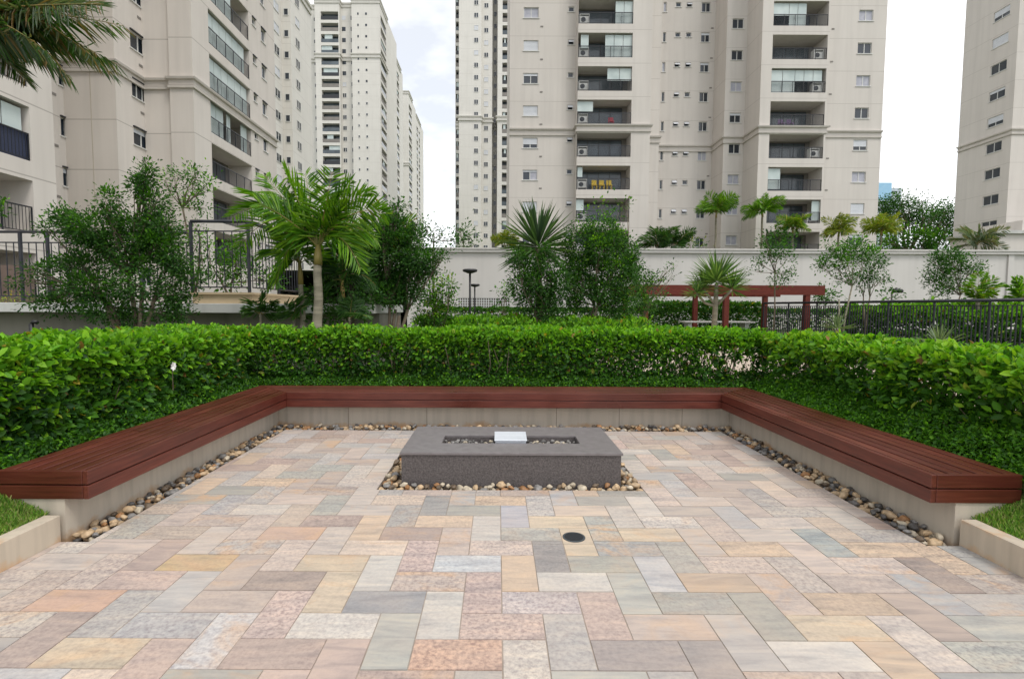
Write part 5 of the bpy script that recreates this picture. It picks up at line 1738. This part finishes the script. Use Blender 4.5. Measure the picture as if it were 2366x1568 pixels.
shrub('loose yellow green shrub right of the dark bushy tree', cv(591.6, 369.7, [(1600, 1180, 100, 110), (1780, 1140, 80, 60), (1700, 1280, 120, 90), (1620, 1390, 130, 90), (1760, 1390, 90, 70), (1540, 1500, 110, 60), (1700, 1490, 110, 50)]), 13.5, .08, 900, G_MID, G_LITE + G_YEL)
shrub('small fresh green shrub beside the wall grille', cv(591.6, 369.7, [(2260, 1180, 60, 45, .7), (2320, 1200, 50, 40, .7), (2270, 1260, 60, 60, .7), (2240, 1350, 60, 50, .6)]), 24, .14, 160, G_MID, G_LITE, r0=.03)

# low beds of the garden
hedge('bright low leafy bed just beyond the back hedge, left of the big shrubs', at(960, 740, Y=14).x, at(1500, 740, Y=14).x, 13.6, 16.5, 0, at(1200, 742, Y=14).z, 14000, ['y0', 'z1'], leaf=.10, seed=8, stems=20, cols=(G_MID, G_MID), tips=G_LITE, amp=.2, cat='plant bed')
hedge('dark clipped hedge at the foot of the garden wall', at(1000, 716, Y=39).x, at(1960, 716, Y=39).x, 38.6, 40.0, 0, at(1200, 715, Y=39).z, 16000, ['y0', 'z1'], leaf=.20, seed=9, stems=10, cols=(G_DARK, G_DARK), tips=G_MID, amp=.15)
hedge('dark green hedge seen under the pergola', X_(1500, 31.5), X_(1770, 31.5), 31.2, 32.4, 0, at(1650, 702, Y=31.5).z, 9000, ['y0', 'z1'], leaf=.16, seed=10, stems=10, cols=(G_DARK, G_DARK), tips=G_MID, amp=.25)
hedge('mixed green planting seen through the right fence', 16.8, 30, 22, 25, 0, at(2100, 716, Y=24).z, 36000, ['y0', 'z1', 'x0'], leaf=.17, seed=11, stems=20, cols=(G_DARK, G_MID), tips=G_LITE, amp=.45, cat='plant bed')

# big shrubs at centre
random.seed(14)
Y4 = 14.2
shrub('dense green shrub below the big yucca', cv(1183, 369.7, [(60, 900, 90, 70), (120, 1010, 130, 100), (300, 950, 140, 110), (330, 850, 80, 60), (100, 1160, 110, 110), (260, 1130, 150, 120), (180, 1290, 150, 100), (350, 1280, 140, 120), (420, 1100, 110, 120), (300, 1400, 160, 80)]), Y4, .075, 1300, G_DARK, G_MID, base_px=1183 + 290 * .2515, r0=.04, stems=6)
shrub('tallest round green shrub right of centre', cv(1183, 369.7, [(800, 590, 130, 50, .8), (640, 680, 130, 80), (850, 660, 170, 90), (980, 760, 140, 110), (620, 830, 160, 120), (830, 830, 190, 130), (1060, 850, 90, 80), (700, 1000, 210, 140), (950, 1010, 190, 140), (560, 1020, 110, 120),
      (1080, 960, 90, 100), (620, 1180, 160, 120), (850, 1190, 200, 120), (1040, 1170, 130, 120), (520, 1280, 120, 100), (740, 1330, 150, 80, .7), (980, 1340, 180, 90)]), Y4 + .6, .075, 1350, G_DARK + G_MID[:1], G_MID + G_LITE, base_px=1183 + 640 * .2515, r0=.05, stems=7)
shrub('wispy yellow green plant tops rising above the tallest centre shrub', cv(1183, 369.7, [(700, 500, 50, 45, .6), (810, 430, 45, 50, .7), (920, 500, 60, 50, .5), (1010, 420, 45, 40, .6), (1060, 400, 40, 25, .6), (980, 480, 60, 40, .5), (860, 540, 70, 40, .6)]), Y4 + 1.2, .10, 330, G_MID, G_YEL + G_LITE, base_px=1183 + 880 * .2515, r0=.025, stems=3)
shrub('lower green shrub reaching over the left post of the pergola', cv(1183, 369.7, [(1180, 1030, 70, 80, .7), (1220, 1150, 110, 80), (1130, 1280, 120, 110), (1240, 1320, 100, 90, .8), (1340, 1060, 70, 30, .5), (1310, 1130, 80, 40, .5), (1430, 1010, 40, 25, .4), (1500, 960, 40, 22, .35), (1480, 1060, 30, 30, .3), (1330, 1230, 90, 40, .6), (1100, 1430, 130, 60)]), Y4 + 2.0, .08, 850, G_DARK, G_MID + G_LITE, base_px=1183 + 1150 * .2515, r0=.03, stems=4)


def rosette(root, c, R, n, cols, width=.05, up=.5, low=-.4, flat=0.0, name='leaf_rosette'):
    P = np.tile(np.array(c), (n, 1)); el = RNG.uniform(low, 1.45, n) ; az = RNG.uniform(0, 2 * math.pi, n)
    D = np.stack([np.cos(az) * np.cos(el), np.sin(az) * np.cos(el), np.sin(el)], 1)
    P = P + D * .05
    Nn = np.stack([-np.cos(az) * np.sin(el), -np.sin(az) * np.sin(el), np.cos(el)], 1)
    L = R * RNG.uniform(.75, 1.1, n)
    leaf_mesh(name, M['palmleaf'], root, P, D, Nn, L, width, palette(n, cols), .15, .05)


Yy = 15.0
c3 = lambda x, y: (1183 + x * .2515, 369.7 + y * .2515)
cy = at(*c3(240, 800), Y=Yy)
yu = empty('yucca', (cy.x, Yy, 0), 'large spiky grey green yucca rising above the centre shrubs', 'yucca')
mb = MB(); mb.tube([(cy.x + .1, Yy, -.1), (cy.x + .05, Yy, cy.z * .5), cy], [.12, .10, .09], 9); mb.build('trunk', M['bark'], yu, True)
rosette(yu, cy, 1.32, 190, [(0.05, .10, .045), (.07, .13, .06), (.10, .17, .07)], .065, low=-.5)
cd_ = at(*c3(1880, 1110), Y=20)
dr_ = empty('dragon_tree', (cd_.x, 20, 0), 'forked spiky dragon tree in front of the pergola', 'dragon tree')
mb = MB(); mb.tube([(cd_.x - .08, 20, -.1), (cd_.x - .02, 20, cd_.z * .6), (cd_.x, 20, cd_.z - .1)], [.12, .10, .07], 9)
mb.build('trunk', M['palebark'], dr_, True)
DR = [(0.08, .17, .05), (.12, .22, .06), (.17, .26, .08)]
rosette(dr_, cd_ + Vector((0, 0, -.05)), 1.2, 150, DR, .065, low=-.1)
for x, y, R in ((1760, 1190, .85), (2020, 1190, .9), (1700, 1230, .6)):
    c = at(*c3(x, y), Y=20 + random.uniform(-.3, .3))
    mb = MB(); mb.tube([(cd_.x, 20, cd_.z * .62), ((cd_.x + c.x) / 2, 20, c.z - .35), c], [.06, .05, .045], 7); mb.build('branch', M['palebark'], dr_, True)
    rosette(dr_, c, R, 70, DR, .05, low=-.4)

# young trees on the right
random.seed(44)
shrub('sparse young tree with tiered leaves above the right end of the pergola', cv(1774.6, 369.7, [(120, 830, 90, 40, .7), (10, 850, 70, 40, .7), (60, 900, 110, 45, .7), (-110, 930, 50, 30, .6), (170, 900, 60, 35, .6), (120, 1060, 60, 40, .7), (60, 1110, 60, 30, .7), (220, 1020, 50, 25, .5), (-130, 1020, 40, 25, .5), (150, 1110, 50, 25, .6), (0, 760, 50, 30, .4), (-20, 680, 60, 40, .3)]),
      22.5, .10, 560, G_DARK, G_MID, base_px=1774.6 + 45 * .2515, r0=.035, stems=1, name='tree', cat='tree', fork=.6, zb=0)
shrub('young tree with an open bright crown and thin pale trunk behind the right hedge', cv(1774.6, 369.7, [(820, 770, 100, 50), (700, 850, 120, 60), (900, 870, 120, 60), (580, 930, 90, 45, .8), (760, 940, 120, 50, .8), (500, 960, 50, 25, .7), (560, 760, 60, 25, .5), (640, 1010, 70, 40, .6), (620, 1090, 50, 25, .5), (740, 1060, 70, 40, .4)]),
      21.0, .10, 650, G_MID, G_LITE[:2], base_px=1774.6 + 680 * .2515, r0=.04, stems=2, name='tree', cat='tree', fork=.55, bark='palebark', zb=0)
shrub('slightly lower leaning young tree to the right of the bright open crown', cv(1774.6, 369.7, [(980, 950, 90, 45, .8), (900, 1040, 100, 50), (860, 1110, 80, 45, .8), (1060, 1080, 60, 25, .8), (1000, 1110, 50, 25, .6), (840, 1170, 60, 25, .5), (1010, 890, 60, 40, .6)]),
      22.3, .10, 600, G_DARK, G_MID, base_px=1774.6 + 890 * .2515, r0=.035, stems=2, name='tree', cat='tree', fork=.55, zb=0)
shrub('airy dark young tree before the wall at the right', cv(1774.6, 369.7, [(1620, 850, 110, 40, .8), (1740, 870, 100, 40, .8), (1520, 930, 80, 40, .7), (1660, 950, 140, 55, .8), (1840, 960, 100, 45, .8), (1940, 990, 60, 30, .8), (1600, 1040, 120, 50, .8), (1760, 1050, 120, 50, .8), (1500, 1050, 70, 30, .6), (1560, 1140, 110, 35, .8), (1700, 1150, 100, 40, .8), (1640, 1220, 90, 35, .6)]),
      24.5, .11, 600, G_DARK, G_MID, base_px=1774.6 + 1650 * .2515, r0=.04, stems=3, name='tree', cat='tree', fork=.5, zb=0)
shrub('rounded bush peeping out behind the right end of the pergola', cv(1774.6, 369.7, [(540, 1230, 90, 50), (450, 1270, 70, 40), (600, 1260, 50, 40)]), 33, .2, 130, G_MID, G_LITE, base_px=1774.6 + 530 * .2515, r0=.04)
shrub('feathery low shrub around the curved arm lamp', cv(1774.6, 369.7, [(1140, 1230, 80, 40, .5), (1060, 1250, 60, 35, .5), (1210, 1240, 50, 30, .5)]), 29, .16, 160, G_DARK, G_MID, base_px=1774.6 + 1140 * .2515, r0=.03)
c4 = lambda x, y: (1774.6 + x * .2515, 369.7 + y * .2515)
random.seed(8)
t0 = at(*c4(1930, 1290), Y=22.5)
palm('small yellow green palm sprouting behind the fence at the right', (t0.x, 22.5, 0), t0, .08, [(at(*c4(*q), Y=22.5 + random.uniform(-.5, .5)), .1) for q in ((1930, 1030), (2010, 1050), (2090, 1080), (2130, 1140), (1860, 1130), (2100, 1220), (1800, 1180), (1990, 1100))], .5, PAL_BR + [(.3, .3, .06)], shaft=0, nl=26, width=.05)
t0 = at(*c4(2330, 1290), Y=24)
palm('drooping palm cut by the right edge of the view', (t0.x, 24, 0), t0, .09, [(at(*c4(*q), Y=24 + random.uniform(-.5, .5)), .35) for q in ((2180, 1150), (2250, 1100), (2350, 1090), (2200, 1250), (2450, 1100), (2500, 1200), (2280, 1180))], .5, PAL_BR, shaft=0, nl=26, width=.06)
# spiky plants in front of the fence
for q, (px, py, Y, R, wd) in enumerate(((1774.6 + 640 * .2515, 760, 17, .55, 'grey green spiky plant at the foot of the thin pale trunk'), (2170, 800, 13.5, .62, 'grey green spiky agave in front of the fence at the right'))):
    c = at(px, py, Y=Y)
    a_ = empty('agave', (c.x, Y, 0), wd, 'agave')
    mb = MB(); mb.tube([(c.x, Y, -.1), (c.x, Y, c.z)], .06, 7); mb.build('trunk', M['bark'], a_, True)
    rosette(a_, c, R, 60, [(0.12, .18, .10), (.18, .24, .15), (.22, .28, .18)], .035, low=.1)

# palms beyond the garden wall
random.seed(51)
def far_palm(label, px, ptop, Y, R, cols, nfr=14, tilt=.4, r=.09, zb=4.6, drp=.3):
    t0 = at(px, ptop, Y=Y)
    fr = []
    for k in range(nfr):
        az = 2 * math.pi * k / nfr + random.uniform(-.2, .2)
        e = random.uniform(-.3, .95)
        fr.append((t0 + Vector((math.cos(az) * R, math.sin(az) * R, R * e)), .28))
    fr.append((t0 + Vector((.1, 0, R * .9)), .05))
    palm(label, (t0.x, Y, zb), t0, r, fr, R * .5, cols, shaft=.5 if ptop < 540 else 0.0, nl=26, width=.06, group='palms beyond the garden wall', droop=drp)


PY = [(.20, .28, .03), (.30, .34, .04), (.36, .36, .05), (.14, .22, .03)]
far_palm('tall thin palm beyond the wall, left of the pair in front of the beige block', 1655, 490, 46, 1.7, PAL_BR)
far_palm('tall thin palm beyond the wall, right of the pair in front of the beige block', 1762, 488, 46, 1.7, PAL_BR)
far_palm('shorter yellowish palm beyond the wall in front of the right balconies', 1832, 527, 46, 1.35, PAL_BR + PY)
far_palm('yellow topped palm beyond the wall below the right window column', 1938, 534, 46, 1.35, PY)
far_palm('yellow green palm beyond the wall at the corner of the beige block', 2037, 530, 46, 1.5, PY, 14)
far_palm('dark stemless palm on top of the wall, left of a pair', 1519, 569, 45, 1.8, PAL_DK, 12)
far_palm('dark stemless palm on top of the wall, right of a pair', 1558, 569, 45, 1.7, PAL_DK, 12)
far_palm('grey palm beside the annex at the right', 2256, 566, 45, 1.9, PAL_GY, 12)
far_palm('small yellow palm at the left foot of the beige block', 1166, 560, 46, 1.2, PY, 9)
shrub('feathery green bush on the wall just right of the sky gap', cv(591.6, 369.7, [(1880, 690, 70, 70, .8), (1950, 660, 50, 40, .6), (1870, 620, 40, 40, .5), (2010, 760, 40, 40, .8), (1900, 770, 80, 40, .8)]), 45, .28, 60, G_DARK, G_MID, zb=4.6, r0=.05)
shrub('low yellow bush on the wall right of the dark stemless palms', cv(1183, 369.7, [(1640, 770, 60, 35), (1720, 785, 70, 22)]), 45, .26, 60, G_MID, G_YEL, zb=4.6, r0=.04)
shrub('dark shrub on the wall before the lowest right balcony', cv(1774.6, 369.7, [(60, 720, 80, 60), (130, 680, 60, 50), (20, 780, 80, 40), (180, 760, 60, 50)]), 45, .26, 60, G_DARK, G_MID, zb=4.6, r0=.04)

# large trees in the distance
random.seed(61)
shrub('large dark spreading tree between the beige blocks', cv(1774.6, 369.7, [(1220, 380, 90, 60), (1130, 440, 120, 60), (1060, 420, 70, 60), (1280, 470, 120, 60), (1420, 520, 150, 60), (1250, 580, 120, 50), (1400, 610, 90, 40, .5), (1080, 520, 80, 60)]), 105, .40, 42, G_DARK, G_MID, mat='far', zb=4.6, r0=.5, name='tree', cat='tree', clump=1.6)
shrub('wide dark tree crown next to the block at the right edge', cv(1774.6, 369.7, [(1520, 440, 60, 40, .6), (1600, 480, 110, 60), (1700, 520, 110, 70), (1550, 560, 130, 60), (1680, 620, 100, 70), (1480, 630, 60, 30, .5), (1400, 370, 60, 30, .35)]), 112, .40, 42, G_DARK, G_MID, mat='far', zb=4.6, r0=.5, name='tree', cat='tree', clump=1.6)
shrub('lower bright green trees along the wall top between the blocks', cv(1774.6, 369.7, [(1120, 720, 120, 50), (1280, 720, 150, 50), (1450, 740, 160, 50), (1620, 720, 130, 60), (1180, 780, 150, 40), (1350, 700, 80, 40), (1550, 780, 200, 30), (1700, 690, 90, 70), (1050, 790, 80, 30)]), 70, .40, 34, G_MID, G_LITE, mat='far', zb=4.6, r0=.2, cat='trees', clump=1.0)

# palm fronds that hang in from the upper left
random.seed(71)
Yn = 7.2
t0 = at(-170, 40, Y=Yn)
pr = palm('large palm with grey green drooping fronds entering at the upper left', (t0.x - .3, Yn, -.1), t0, .18,
     [(at(x, y, Y=Yn + dy), ar) for x, y, ar, dy in ((270, 150, .22, .2), (285, 60, .10, -.3), (230, -60, .08, .5), (262, 175, .34, -.2), (120, 130, .2, -.8), (190, 20, .05, .8), (165, 185, .3, -.4), (60, 185, .3, .3), (215, 120, .15, .4), (90, 60, .1, .2), (240, 10, .05, -.5), (60, 120, .2, .7), (-400, 100, .3, 0), (-450, -100, .1, .3), (140, -40, .0, -.2), (60, 60, .1, .1))],
     .55, PAL_GY + PAL_DK[1:] + [(.26, .17, .08)], shaft=.3, nl=70, bark='bark', width=.015, droop=.6)
# twig leaves at the far left edge
shrub('bright leafy twig at the left edge in front of the near balconies', cv(0, 369.7, [(5, 430, 50, 60), (-30, 480, 60, 40)]), 9.0, .07, 900, G_MID, G_LITE, zb=.4, base_px=-40, r0=.02, stems=1, fork=.8)
shrub('small yellow flowering shrub on the podium at the far left', cv(0, 369.7, [(60, 1290, 90, 30), (150, 1250, 60, 30), (230, 1290, 60, 25)]), 12.6, .06, 500, G_YEL, [(.5, .4, .03)], zb=pz1 - .05, r0=.01, stems=2)
